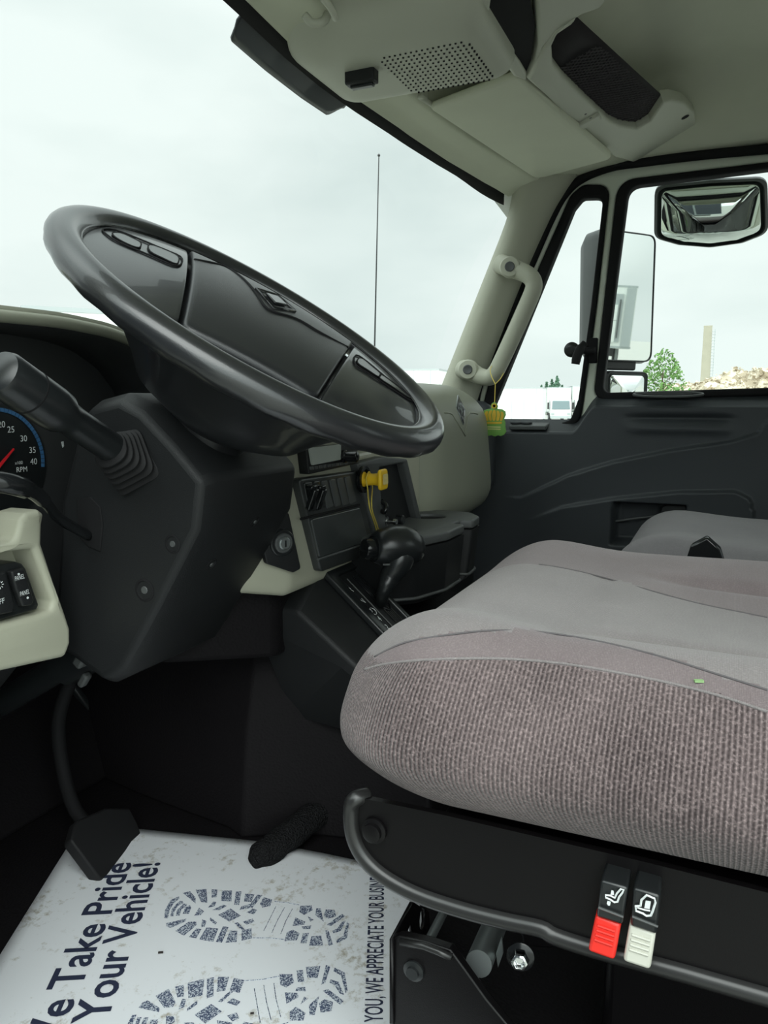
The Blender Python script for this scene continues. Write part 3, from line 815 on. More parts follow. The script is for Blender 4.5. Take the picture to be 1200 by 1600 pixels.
for q in ([(345, 1190), (328, 1150), (340, 1125), (358, 1122), (352, 1150), (360, 1190)], [(366, 1190), (356, 1150), (366, 1122), (384, 1116), (376, 1150), (382, 1190)], [(388, 1190), (382, 1150), (390, 1116), (406, 1116), (410, 1150), (404, 1190)], [(410, 1190), (416, 1150), (412, 1118), (430, 1124), (438, 1150), (428, 1190)], [(434, 1190), (444, 1150), (438, 1126), (456, 1130), (462, 1150), (450, 1190)]):
    plate('gold_lobe', [roundpoly(band(q), .004, 3)], .001, YZ(gx2), 'fresh_gold', af, smooth=0)
plate('gold_lobe', [band([(345, 1196), (450, 1196), (446, 1210), (350, 1210)])], .001, YZ(gx2), 'fresh_gold', af, smooth=0)
for z in (1226, 1240): plate('print_line', [band([(350, z), (440, z+2), (440, z+9), (350, z+7)])], .001, YZ(gx2), 'fresh_pale', af, smooth=0)
c = fa([(397, 1090)])[0]
bm = bmesh.new(); lathe(bm, c+Vector((-.002, 0, 0)), (-1, 0, 0), [(.0065, 0), (.0065, .0015), (.0035, .0015), (.0035, 0)], 14); obj('eyelet', bm, 'fresh_gold', af)
bm = bmesh.new()
k0 = P(774, 600, X=AX+.0)
tube(bm, [c, k0], .0010, 5); tube(bm, smooth_path([k0, P(768, 588, X=1.905), P(766, 577, X=1.93), P(770, 570, X=1.96)], 3), .0010, 5); tube(bm, [k0, P(782, 592, X=1.92), P(787, 583, X=1.96)], .0010, 5)
obj('hanging_cord', bm, 'yellow_cord', af)
# ================================================================== DASHBOARD
dash = thing('dashboard', 'dark and grey-green truck dashboard across the front of the cab under the windscreen', 'dashboard', (XC, 1.0, -.30))
# top pad
bm = bmesh.new()
def f(u, v):
    X = lerp(XL+.03, 2.07, u); yb = wbase(X).y
    Y = lerp(yb-.005, .90, v)
    return (X, Y, lerp(wbase(X).z-.03, .005, ss(0, .5, v)))
grid(bm, 30, 14, f); o = obj('dash_top', bm, 'olive_plastic', dash, smooth=180); solid(o, .03, 0)
# instrument binnacle: hood shell, lip, face
HY = .76
def arch(X): return interp([(.36, .02), (.40, .06), (.46, .087), (.54, .097), (.63, .099), (.72, .100), (.80, .096), (.86, .083), (.91, .055), (.945, .015), (.96, -.06)], X)
hx = [.36, .38, .41, .45, .50, .55, .60, .66, .72, .77, .81, .85, .88, .905, .925, .94, .95, .955]
ap = smooth_path([(x, HY, arch(x)) for x in hx], 3)
bm = bmesh.new()
loft(bm, [[p+Vector((0, 0, 0)) for p in ap], [p+Vector((0, .10, .004)) for p in ap], [p+Vector((0, .22, -.02)) for p in ap], [Vector((p.x, 1.06, min(p.z-.06, .02))) for p in ap]], close=False, caps=False)
o = obj('binnacle_hood', bm, 'olive_plastic', dash, smooth=180); solid(o, .012, 1)
bm = bmesh.new()
c0 = Vector((.66, 0, -.02))
loft(bm, [[p+Vector((0, .004, -.005)) for p in ap], [c0+(p-c0)*.97+Vector((0, .05-0*p.y, 0)) for p in [Vector((q.x, q.y, q.z)) for q in ap]]], close=False, caps=False)
bm.free()
bm = bmesh.new()
def shr(p, k, y): return Vector((c0.x+(p.x-c0.x)*k, y, c0.z+(p.z-c0.z)*k))
loft(bm, [[shr(p, .985, HY+.002) for p in ap], [shr(p, .95, HY+.05) for p in ap], [shr(p, .93, .872) for p in ap]], close=False, caps=False)
o = obj('binnacle_liner', bm, 'cluster_face', dash, smooth=180); solid(o, .004, 0)
bm = bmesh.new(); tube(bm, ap, .0075, 10); obj('hood_lip', bm, 'olive_plastic', dash, smooth=180)['label'] = 'rounded grey-green lip of the hood'
ip = obj('instrument_panel', (lambda b: (box(b, (.37, .862, -.30), (.955, .885, .10)), b)[1])(bmesh.new()), 'cluster_face', dash, bevel=.004)
gc = P(-2, 724, Y=.858); GR = P(68, 720, Y=.858).x-gc.x
gau = obj('tachometer', (lambda b: (lathe(b, gc+Vector((0, .003, 0)), (0, -1, 0), [(GR+.004, 0), (GR+.004, .003), (GR, .003)], 48), b)[1])(bmesh.new()), 'black_smooth', dash, smooth=30)
bm = bmesh.new()
A0, A1 = radians(-8), radians(100)
for i in range(22):
    a = A0+(A1-A0)*i/22; b_ = A0+(A1-A0)*(i+.86)/22; r0, r1 = GR*.93, GR*1.0
    prism(bm, [gc+Vector((r*cos(t), -.0012, r*sin(t))) for r, t in ((r0, a), (r1, a), (r1, b_), (r0, b_))], (0, -.001, 0))
obj('dial_band', bm, 'arc_blue', gau, smooth=0)
for s, x, y in (('20', -4, 668), ('25', 11, 676), ('30', 31, 690), ('35', 45, 708), ('40', 47, 726)):
    c = P(x, y, Y=.8535); lettering('dial_number', s, c, (1, 0, 0), (0, 0, 1), .0085, 'white_print', gau)
lettering('dial_text', 'x100', P(23, 726, Y=.8535), (1, 0, 0), (0, 0, 1), .0045, 'white_print', gau)
lettering('dial_text', 'RPM', P(25, 738, Y=.8535), (1, 0, 0), (0, 0, 1), .0070, 'white_print', gau)
bm = bmesh.new(); a = P(-6, 733, Y=.852); b = P(21, 701, Y=.852); d = (b-a).normalized(); s_ = Vector((d.z, 0, -d.x))
prism(bm, [a+s_*.0022, b+s_*.0009, b-s_*.0009, a-s_*.0022], (0, -.0015, 0)); obj('needle', bm, 'needle_red', gau)
bm = bmesh.new(); c = P(97, 694, Y=.8605)
prism(bm, [c+Vector((-.002, 0, .003)), c+Vector((.002, 0, .004)), c+Vector((.0025, 0, -.003)), c+Vector((.0, 0, -.005))], (0, -.001, 0)); obj('warning_symbol', bm, 'white_print', ip)
# lower fascia left of the column, pale, with the recessed switches
def xz(pts, Y): return [(lambda p: (p.x, p.z))(P(x, y, Y=Y)) for x, y in pts]
XZ = lambda Y: ((0, Y, 0), (1, 0, 0), (0, 0, 1), (0, -1, 0))
YF = .70
o_l = xz([(29, 828), (33, 812), (42, 802), (62, 796), (71, 803), (68, 820), (67, 850), (87, 910), (104, 958), (112, 983), (112, 1005), (104, 1027), (0, 1050), (-160, 1082), (-160, 872), (0, 853), (24, 846)], YF)
h_l = xz([(53, 858), (84, 940), (80, 953), (63, 960), (0, 977), (-120, 1000), (-120, 885), (0, 864)], YF)
fas = plate('lower_fascia', [roundpoly(o_l, [.008, .006, .006, .004, .004, .006, .006, 0, .005, .008, .008, .008, 0, .01, .01, 0, .012], 4), roundpoly(h_l, .006, 4)], .050, XZ(YF+.025), 'tan_plastic', dash, bev=.007, res=3)
plate('switch_recess', [xz([(62, 850), (92, 955), (70, 975), (-140, 1010), (-140, 870)], YF+.02)], .006, XZ(YF+.040), 'tan_plastic', fas, smooth=0)
bz = xz([(0, 884), (28, 878), (38, 881), (44, 889), (64, 945), (61, 953), (0, 971), (-100, 990), (-100, 900)], YF+.006)
bzo = plate('switch_bezel', [roundpoly(bz, .003, 3)], .030, XZ(YF+.024), 'black_smooth', dash, bev=.002)
def rocker(px, Y, par, mat='black_plastic', th=.010, nm='rocker_switch'):
    return plate(nm, [roundpoly(xz(px, Y), .0025, 3)], th, XZ(Y+th/2), mat, par, bev=.0025)
r1_ = rocker([(18, 893), (38, 887), (54, 938), (50, 946), (36, 948), (25, 920)], YF+.000, bzo)
lettering('switch_text', 'PANEL', P(23, 908, Y=YF-.001), (1, 0, .06), (0, 0, 1), .0055, 'white_print', r1_, width=.0125)
lettering('switch_text', 'PANEL', P(31, 932, Y=YF-.001), (1, 0, .06), (0, 0, 1), .0055, 'white_print', r1_, width=.0125)
for x, y in ((29, 897), (43, 934)):
    bm = bmesh.new(); lathe(bm, P(x, y, Y=YF-.0005), (0, -1, 0), [(.0013, 0), (.0013, .0006)], 10); obj('dot_mark', bm, 'white_print', r1_)
r2_ = rocker([(-14, 899), (10, 892), (24, 945), (20, 957), (-4, 962), (-12, 930)], YF+.000, bzo)
lettering('switch_text', 'OFF', P(-9, 947, Y=YF-.001), (1, 0, .06), (0, 0, 1), .0060, 'white_print', r2_, width=.0125)
bm = bmesh.new()
c = P(0, 914, Y=YF-.0008)
for k in range(8):
    a = 2*pi*k/8; tube(bm, [c+Vector((cos(a)*.0025, 0, sin(a)*.0025)), c+Vector((cos(a)*.0045, 0, sin(a)*.0045))], .0004, 4)
obj('lamp_symbol', bm, 'white_print', r2_)
# black knee bolster under the fascia
bm = bmesh.new()
prism(bm, [(.38, .74, -.26), (.38, .80, -.14), (.38, 1.12, -.10), (.38, 1.12, -.46), (.38, .90, -.42)], (.30, 0, 0)); obj('knee_panel', bm, 'black_plastic', dash, bevel=.01)
# centre stack
bm = bmesh.new()
plan = [(.925, .558), (1.43, .558), (1.45, .575), (1.45, .70), (.862, .70), (.848, .66), (.855, .605)]
lo = [-.262, -.264, -.264, -.255, -.235, -.235, -.244]
rows = [[(x, y+.012, l-.014) for (x, y), l in zip(plan, lo)], [(x, y, l) for (x, y), l in zip(plan, lo)], [(x, y, .00) for (x, y) in plan]]
loft(bm, rows); cs = obj('centre_stack', bm, 'tan_plastic', dash, bevel=.008, seg=3); cs['label'] = 'pale grey-green centre stack'
bm = bmesh.new(); box(bm, (.955, .702, -.28), (1.45, 1.05, -.01)); obj('stack_core', bm, 'cluster_face', dash)
bm = bmesh.new(); prism(bm, [(.95, .60, -.26), (1.44, .60, -.26), (1.44, 1.1, -.26), (.82, 1.1, -.24), (.82, .70, -.24)], (0, 0, -.12)); obj('stack_underside', bm, 'floor_rubber', dash, bevel=.01)
YP = .553
pan = plate('switch_panel', [roundpoly(xz([(459, 748), (549, 736), (580, 862), (495, 893)], YP), [.006, .003, .003, .012], 5)], .018, XZ(YP), 'panel_plastic', cs, bev=.003)
slots = [[(473, 754), (486, 753), (495, 797), (482, 800)], [(487, 752), (497, 751), (508, 792), (497, 795)], [(500, 751), (509, 750), (520, 791), (510, 795)], [(513, 749), (522, 748), (532, 789), (523, 792)], [(525, 747), (534, 746), (545, 787), (535, 790)], [(537, 745), (545, 744), (556, 784), (546, 788)]]
for i, q in enumerate(slots):
    s0 = plate('switch_blank' if i > 1 else 'toggle_switch', [roundpoly(xz(q, YP-.009), .004, 4)], .005, XZ(YP-.009), 'black_smooth' if i < 2 else 'dark_grey', pan, bev=.0015)
    if i < 2:
        a = P(sum(p[0] for p in q)/4-3, 764, Y=YP-.012); b = a+Vector((.012, -.012, -.030))
        bm = bmesh.new(); fbox(bm, (a+b)/2+Vector((0, .003, 0)), Vector((1, 0, 0)), Vector((0, .93, .37)), Vector((0, -.37, .93)), .012, .010, .034); obj('paddle', bm, 'black_gloss', s0, bevel=.003)
        bm = bmesh.new(); fbox(bm, a+Vector((0, -.006, .003)), Vector((1, 0, 0)), Vector((0, 1, 0)), Vector((0, 0, 1)), .017, .012, .006); obj('guard_bar', bm, 'black_gloss', s0, bevel=.002)
cd = plate('cubby_door', [roundpoly(xz([(484, 811), (560, 793), (574, 846), (498, 871)], YP-.010), .004, 3)], .006, XZ(YP-.010), 'dark_smooth', pan, bev=.002)
bm = bmesh.new(); tube(bm, [P(497, 874, Y=YP-.010), P(573, 849, Y=YP-.010)], .0022, 6); obj('door_lip', bm, 'dark_grey', cd)
bm = bmesh.new(); tube(bm, [P(470, 811, Y=YP-.010), P(561, 789, Y=YP-.010)], .002, 6); obj('divider', bm, 'black_matte', pan)
rp_o = roundpoly(xz([(550, 723), (590, 713), (628, 717), (656, 832), (640, 842), (582, 862)], YP), [.004, .006, .006, .010, .004, .003], 4)
rp_h = roundpoly(xz([(583, 730), (622, 723), (648, 822), (606, 838), (588, 790)], YP), [.006, .006, .008, .006, .01], 4)
pr = plate('valve_panel', [rp_o, rp_h], .022, XZ(YP), 'dark_grey', cs, bev=.003)
plate('bin_floor', [rp_h], .004, XZ(YP+.006), 'black_plastic', pr, smooth=0)
bm = bmesh.new(); tube(bm, smooth_path([P(596, 783, Y=YP-.01), P(603, 790, Y=YP-.02), P(601, 800, Y=YP-.02), P(596, 798, Y=YP-.01)], 4), .0045, 8); obj('valve_loop', bm, 'black_gloss', pr, smooth=180)
bm = bmesh.new(); lathe(bm, P(602, 814, Y=YP-.008), (0, -1, 0), [(.008, 0), (.008, .004), (.004, .005), (.004, .016), (.006, .017), (.005, .022)], 14); obj('steel_pin', bm, 'steel', pr)
bm = bmesh.new(); lathe(bm, P(620, 812, Y=YP-.006), (0, -1, 0), [(.009, 0), (.009, .012), (.007, .014)], 14); obj('round_knob', bm, 'black_smooth', pr)
# parking brake knob
pb = P(566, 749, Y=YP-.012)
bm = bmesh.new(); lathe(bm, pb, (0, -1, 0), [(.022, 0), (.022, .006), (.017, .007), (.016, .002)], 28); ring_ = obj('knob_collar', bm, 'black_gloss', pr, smooth=40)
kx = Vector((.05, -1, .03)).normalized(); ku = Vector((1, .05, 0)).normalized(); kv = kx.cross(ku)
bm = bmesh.new(); lathe(bm, pb, kx, [(.0125, 0), (.0125, .004), (.0105, .006), (.0095, .020), (.0110, .032)], 24)
kn = obj('parking_brake_knob', bm, 'yellow_plastic', pr, smooth=40); kn['label'] = 'yellow parking brake pull knob'
hc = pb+kx*.036
plate('knob_head', [roundpoly([(.021*cos(a+pi/4)*k, .021*sin(a+pi/4)*k) for a, k in [(pi/2*i, 1.12) for i in range(4)]], .007, 4)], .006, (hc, ku, kv, kx), 'yellow_plastic', kn, bev=.0025, res=3)
plate('worn_print', [roundpoly([(-.011, -.008), (.011, -.008), (.011, .009), (-.011, .009)], .003, 3)], .0006, (hc+kx*.0047, ku, kv, kx), 'yellow_worn', kn, smooth=0)
# ignition lock on the angled left corner
ig = PP(437, 847, (.88, .577, 0), (-.042, -.08, 0)); iw = Vector((-.46, -.88, 0)).normalized(); iu = Vector((.88, -.46, 0)).normalized(); iv = Vector((0, 0, 1))
def ip2(pts):
    r = []
    for x, y in pts:
        d = PP(x, y, ig, iw)-ig; r.append((d.dot(iu), d.dot(iv)))
    return r
pl = plate('ignition_plate', [roundpoly(ip2([(433, 799), (449, 801), (468, 888), (456, 894), (414, 880), (410, 862)]), .005, 4)], .010, (ig, iu, iv, iw), 'black_plastic', cs, bev=.002)
for r, h, m in ((.019, .006, 'black_smooth'), (.014, .009, 'dark_grey'), (.009, .012, 'grey_steel')):
    bm = bmesh.new(); lathe(bm, ig+iw*.004, iw, [(r, 0), (r, h-.0015), (r-.0015, h)], 28); k_ = obj('lock_ring' if r > .01 else 'key_barrel', bm, m, pl, smooth=40)
bm = bmesh.new(); fbox(bm, ig+iw*.0165, iu, iv, iw, .002, .009, .001); obj('key_slot', bm, 'black_matte', pl)
# radio above the switch panel
YR = .552
rad = plate('radio', [roundpoly(xz([(469, 700), (551, 692), (550, 724), (474, 741)], YR), .003, 3)], .020, XZ(YR), 'black_plastic', cs, bev=.002)
plate('display_film', [roundpoly(xz([(482, 700), (532, 694), (532, 718), (487, 727)], YR-.011), .003, 3)], .002, XZ(YR-.011), 'label_film', rad)
for i in range(9):
    x = 484+i*6.6; y = 731.5-i*1.0
    plate('radio_key', [xz([(x, y-2), (x+5, y-2.8), (x+5.6, y+2), (x+.8, y+2.8)], YR-.011)], .003, XZ(YR-.011), 'dark_grey', rad, bev=.0005)
bm = bmesh.new(); lathe(bm, P(535, 713, Y=YR-.010), (.1, -1, 0), [(.010, 0), (.010, .006), (.0085, .007), (.0085, .024), (.006, .026)], 20); obj('tuning_knob', bm, 'black_gloss', rad, smooth=40)
bm = bmesh.new(); tube(bm, [P(552, 714, Y=YR-.01), P(577, 709, Y=YR-.01)], .004, 6); obj('trim_strip', bm, 'bone_plastic', rad)
# big rounded pod on the passenger side
def f(p):
    x, y, z = p
    y += .10*ss(-.08, .06, z)**2*.35
    y -= .022*math.exp(-((x-1.68)/.20)**2)*(1-ss(.56, .66, y))
    x -= .065*ss(-.22, .03, z)*ss(1.6, 1.95, x)
    return (x, y, z)
bm = bmesh.new(); rbox(bm, (1.685, .785, -.112), (.255, .240, .160), (.085, .075, .075), 26, f)
pod = obj('passenger_pod', bm, 'olive_plastic', dash, smooth=180); pod['label'] = 'bulging grey-green pod with diamond badge'
def podpt(x, y):
    # march the line of sight on to the pod's rear face
    d = ray(x, y); t = 1.2
    dep = bpy.context.evaluated_depsgraph_get()
    hit = pod_bvh.ray_cast(Vector((0, 0, 0)), d.normalized())
    return hit[0] if hit[0] is not None else P(x, y, Y=.5)
from mathutils.bvhtree import BVHTree
pod_bvh = BVHTree.FromPolygons([v.co.copy() for v in pod.data.vertices], [tuple(p.vertices) for p in pod.data.polygons])
dia = [podpt(*q) for q in ((715.5, 618), (726, 640), (724, 663), (713, 637))]
bm = bmesh.new(); cen = podpt(720, 640); off = -ray(720, 640).normalized()*.0025
dq = [Vector(q) for q in ((715.5, 618), (726, 640), (724, 663), (713, 637))]
def dpt(u, v): q = (dq[0]*(1-u)+dq[1]*u)*(1-v)+(dq[3]*(1-u)+dq[2]*u)*v; return podpt(q.x, q.y)+off
grid(bm, 8, 8, dpt); bd = obj('badge', bm, 'black_gloss', pod, smooth=180); solid(bd, .003, 0)
dia = [dpt(*q) for q in ((0, 0), (.25, 0), (.5, 0), (.75, 0), (1, 0), (1, .25), (1, .5), (1, .75), (1, 1), (.75, 1), (.5, 1), (.25, 1), (0, 1), (0, .75), (0, .5), (0, .25))]
bm = bmesh.new(); tube(bm, dia, .0016, 6, closed=True)
tube(bm, [dpt(.3, .3)+off, dpt(.62, .38)+off, dpt(.7, .7)+off], .0014, 5); tube(bm, [dpt(.25, .6)+off, dpt(.5, .5)+off, dpt(.75, .45)+off], .0014, 5)
obj('badge_rim', bm, 'grey_steel', bd)
bm = bmesh.new()
tube(bm, [podpt(*q)+off*.1 for q in [(694, 645), (701, 645), (706, 647), (711, 655), (718, 666), (727, 681), (728, 672), (730, 652), (734, 645), (740, 645), (746, 647)]], .0022, 6)
obj('pod_crease', bm, 'olive_plastic', pod, smooth=180)
bm = bmesh.new(); rbox(bm, (2.015, .74, -.12), (.030, .17, .13), (.02, .05, .05), 10); obj('end_cap', bm, 'door_black', dash, smooth=180)
bm = bmesh.new(); rbox(bm, (1.72, .82, -.42), (.27, .22, .18), (.06, .06, .05), 12); obj('lower_passenger_panel', bm, 'black_plastic', dash, smooth=180)
# cup tray
cup = thing('cup_holder', 'black double cup holder sticking out of the dash beside the gear selector', 'cup holder', (1.33, .50, -.33))
cy0 = .47
pln = [(1.12, .62), (1.12, .50), (1.16, .455), (1.24, .43), (1.33, .43), (1.335, .455), (1.375, .455), (1.38, .43), (1.44, .435), (1.49, .47), (1.50, .62)]
pl_r = roundpoly(pln, [.0, .03, .03, .02, .008, .008, .008, .008, .03, .03, 0], 4)
zb, zt = -.322, -.222
def ppt(x, y): return P(x, y, Y=.44)
bm = bmesh.new()
loft(bm, [[(x+(1.3-x)*.10, y+(.56-y)*.12, zb-.012) for x, y in pl_r], [(x+(1.3-x)*.05, y+(.56-y)*.06, zb) for x, y in pl_r], [(x, y, zt-.014) for x, y in pl_r]])
obj('tray_body', bm, 'black_plastic', cup, smooth=40)
holes = [[(cx_+.036*cos(2*pi*k/28), cy_+.036*sin(2*pi*k/28)) for k in range(28)] for cx_, cy_ in ((1.215, .52), (1.40, .53))]
plate('tray_rim', [pl_r]+holes, .016, ((0, 0, zt-.004), (1, 0, 0), (0, 1, 0), (0, 0, 1)), 'dark_grey', cup, bev=.004, res=3)
for h_ in holes:
    bm = bmesh.new(); prism(bm, [(a, b, zt-.002) for a, b in h_], (0, 0, -.008)); obj('cup_well', bm, 'black_matte', cup)
bm = bmesh.new(); tube(bm, [(x+(1.3-x)*.04, y+(.56-y)*.05, zb) for x, y in pl_r], .003, 6); obj('lower_rib', bm, 'dark_grey', cup, smooth=180)
# yellow cord with tag, looped on the brake knob
tg = thing('cord_tag', 'yellow looped cord with round ochre tag hanging from the yellow brake knob', 'key tag', P(611, 932, X=1.19))
bm = bmesh.new()
e = P(608, 926, X=1.19)
k = pb+kx*.012
tube(bm, smooth_path([k+Vector((-.012, 0, .003)), k+Vector((-.010, -.002, -.014)), P(578, 795, Y=.515), P(590, 835, X=1.185), e], 4), .0011, 5)
tube(bm, smooth_path([k+Vector((.011, 0, .003)), k+Vector((.009, -.002, -.014)), P(581, 795, Y=.515), P(593, 835, X=1.187), e], 4), .0011, 5)
tube(bm, smooth_path([k+Vector((-.012, 0, .003)), k+Vector((0, 0, .0125)), k+Vector((.011, 0, .003))], 4), .0011, 5)
obj('cord', bm, 'yellow_cord', tg)
bm = bmesh.new(); c = P(612, 934, X=1.19); lathe(bm, c, (-.3, -1, .2), [(.014, 0), (.0145, .001), (.014, .003)], 24); obj('round_tag', bm, 'ochre_tag', tg, smooth=40)

# ================================================================== STEERING COLUMN
colm = thing('steering_column', 'dark moulded steering column shroud beneath the steering wheel', 'steering column', (.78, .70, -.33))
prof = [(.705, -.016), (.690, .004), (.640, .014), (.606, .000), (.560, -.040), (.520, -.080), (.530, -.14), (.600, -.250), (.655, -.330), (.690, -.350), (.775, -.310), (.760, -.22), (.745, -.115)]
bm = bmesh.new()
def sec(X, k):
    c = Vector((.65, -.15)); return [(X, c.x+(y-c.x)*k, c.y+(z-c.y)*k) for y, z in prof]
loft(bm, [sec(.690, .93), sec(.712, 1.0), sec(.875, 1.0), sec(.897, .93)])
sh = obj('column_shroud', bm, 'black_plastic', colm, bevel=.007, seg=3, smooth=50)
for x, y, r in ((270, 850, .011), (330, 882, .009), (226, 922, .014), (398, 815, .008)):
    c = PP(x, y, (.8, .56, -.20), (0, -.84, -.53) if x < 300 else (0, -.84, -.53))
    hit = BVHTree.FromPolygons([v.co.copy() for v in sh.data.vertices], [tuple(p.vertices) for p in sh.data.polygons]).ray_cast(Vector((0, 0, 0)), ray(x, y).normalized())
    if hit[0] is None: continue
    n = hit[1] if hit[1].dot(ray(x, y)) < 0 else -hit[1]
    bm = bmesh.new(); lathe(bm, hit[0]-n*.001, n, [(r, 0), (r, .0016), (r*.8, .0022), (r*.72, .0004), (r*.3, .0002)], 20); q = obj('screw_recess', bm, 'black_matte', sh, smooth=40)
    bm = bmesh.new(); lathe(bm, hit[0]+n*.0004, n, [(r*.35, 0), (r*.30, .001)], 10); obj('screw', bm, 'dark_grey', q)
# slot for the tilt lever on the near side
bm = bmesh.new(); prism(bm, [P(x, y, X=.688) for x, y in [(119, 782), (140, 776), (156, 792), (160, 820), (156, 862), (138, 855), (122, 838)]], (.004, 0, 0)); obj('lever_slot', bm, 'black_matte', sh, bevel=.001)
tl = (lambda b: (tube(b, smooth_path([P(-20, 750, X=.52), P(20, 757, X=.54), P(50, 768, X=.57), P(72, 786, X=.60), P(95, 812, X=.64), P(140, 838, X=.69)], 5), [.011]*9+[.008]*6+[.006]*11, 10), b)[1])(bmesh.new())
obj('tilt_lever', tl, 'black_gloss', colm, smooth=180)
# indicator stalk: boot, arm, knob
a0_ = P(208, 722, X=.692); tip = P(-6, 578, X=.50); ax = (tip-a0_).normalized()
bm = bmesh.new()
N0 = Vector((-1, -.12, .1)).normalized()
for i in range(6):
    t = i/5; c = a0_ + N0*(.004+.001*i) + ax*(.034*t); s = lerp(.031, .020, t); nn = N0.lerp(ax, t).normalized()
    u_ = nn.cross(Vector((0, .5, 1))).normalized(); v_ = nn.cross(u_)
    sq = roundpoly([(-s, -s), (s, -s), (s, s), (-s, s)], s*lerp(.35, .9, t), 5)
    secs = [[c+u_*(x*k)+v_*(y*k)+nn*h for x, y in sq] for k, h in ((.88, -.003), (1.0, -.001), (1.0, .001), (.88, .003))]
    loft(bm, secs)
obj('pleated_boot', bm, 'black_rubber', colm, smooth=40)
L_ = (tip-a0_).length
bm = bmesh.new(); lathe(bm, a0_, ax, [(.017, .02), (.0165, L_*.50), (.0175, L_*.56), (.0215, L_*.60), (.0225, L_*.66), (.0225, L_*.96), (.0205, L_*.985), (.014, L_)], 32)
st = obj('indicator_stalk', bm, 'black_smooth', colm, smooth=40)
bm = bmesh.new(); lathe(bm, a0_, ax, [(.0228, L_*.80), (.0230, L_*.805), (.0228, L_*.81)], 32); obj('joint_ring', bm, 'black_matte', st)
sd = (-ray(90, 620)).normalized(); sd = (sd-ax*sd.dot(ax)).normalized(); su = ax.cross(sd)
for t, o_, s in ((.60, .004, .004), (.535, .007, .003), (.50, .004, .004)):
    bm = bmesh.new(); c = a0_+ax*(L_*t)+sd*(.0168 if t < .58 else .0215)+su*o_*0+Vector((0, 0, .006)); fbox(bm, c, ax, su, sd, s, s*.7, .001); obj('stalk_symbol', bm, 'white_print', st)
# steering shaft and its joint below the shroud
bm = bmesh.new(); cyl(bm, (.775, .73, -.30), (.775, 1.10, -.52), .020, n=16); cyl(bm, (.775, .78, -.33), (.775, .84, -.365), .032, n=12); obj('steering_shaft', bm, 'black_smooth', colm, smooth=40)
bm = bmesh.new(); fbox(bm, P(130, 1030, X=.72), Vector((1, 0, 0)), Vector((0, .8, .6)), Vector((0, -.6, .8)), .02, .014, .02); fbox(bm, P(132, 1062, X=.74), Vector((1, 0, 0)), Vector((0, .8, .6)), Vector((0, -.6, .8)), .012, .010, .022); obj('mounting_bracket', bm, 'dark_grey', colm, bevel=.003)

# ================================================================== STEERING WHEEL
WC = Vector((.775, .499, .087)); WT = radians(33.9)
wn = Vector((0, -sin(WT), cos(WT))); wb = Vector((0, cos(WT), sin(WT))); wa = Vector((1, 0, 0))
e1 = (wa*.84+wb*.543).normalized(); e2 = (wa*.543-wb*.84).normalized()
sw = thing('steering_wheel', 'large black leather-look steering wheel with diamond badge, turned to the right', 'steering wheel', WC)
RR, TR = .2275, .0172
def hgt(a, b):     # a along e1, b along e2
    h = .027 - .034*(abs(a-.045)/(.17 if a > .045 else .25))**2.2 - .024*(abs(b)/.22)**2
    r = sqrt(a*a+b*b)
    return h
def WPT(x, y, lift=0.0):
    h = 0
    for _ in range(8):
        p = PP(x, y, WC+wn*(h+lift), wn)-WC; a, b = p.dot(e1), p.dot(e2); h = lerp(h, hgt(max(-.13, min(.15, a)), max(-.21, min(.21, b))), .5)
    return WC+p
bm = bmesh.new()
n_ = 128
secs = []
for i in range(n_):
    t = 2*pi*i/n_; d = wa*cos(t)+wb*sin(t)
    s_ = []
    for k in range(20):
        q = 2*pi*k/20
        rr = TR*(1+.05*cos(2*q))
        # finger swellings under the rim
        if sin(q) < -.2: rr *= 1+.035*sin(t*30)
        s_.append(WC+d*(RR+rr*cos(q))+wn*(rr*sin(q)))
    secs.append(s_)
rows = [[bm.verts.new(p) for p in s] for s in secs]
for i in range(n_):
    for j in range(20): bm.faces.new((rows[i][j], rows[i][(j+1) % 20], rows[(i+1) % n_][(j+1) % 20], rows[(i+1) % n_][j]))
rim = obj('rim', bm, 'wheel_skin', sw, smooth=180)
bm = bmesh.new()
tube(bm, [WC+(wa*cos(t)+wb*sin(t))*(RR-TR*.97)+wn*(TR*.28) for t in [2*pi*i/96 for i in range(96)]], .0016, 6, closed=True)
obj('rim_seam', bm, 'black_gloss', rim, smooth=180)
PADS = []
def WPT(x, y, lift=0.0):
    d = ray(x, y).normalized(); best = None
    for b_ in PADS:
        h = b_.ray_cast(Vector((0, 0, 0)), d)
        if h[0] is not None and (best is None or h[3] < best[3]): best = h
    if best is None:
        h_ = min(((b_.find_nearest(PP(x, y, WC, wn))) for b_ in PADS), key=lambda q: q[3]); return h_[0]+wn*lift
    return best[0]+wn*lift
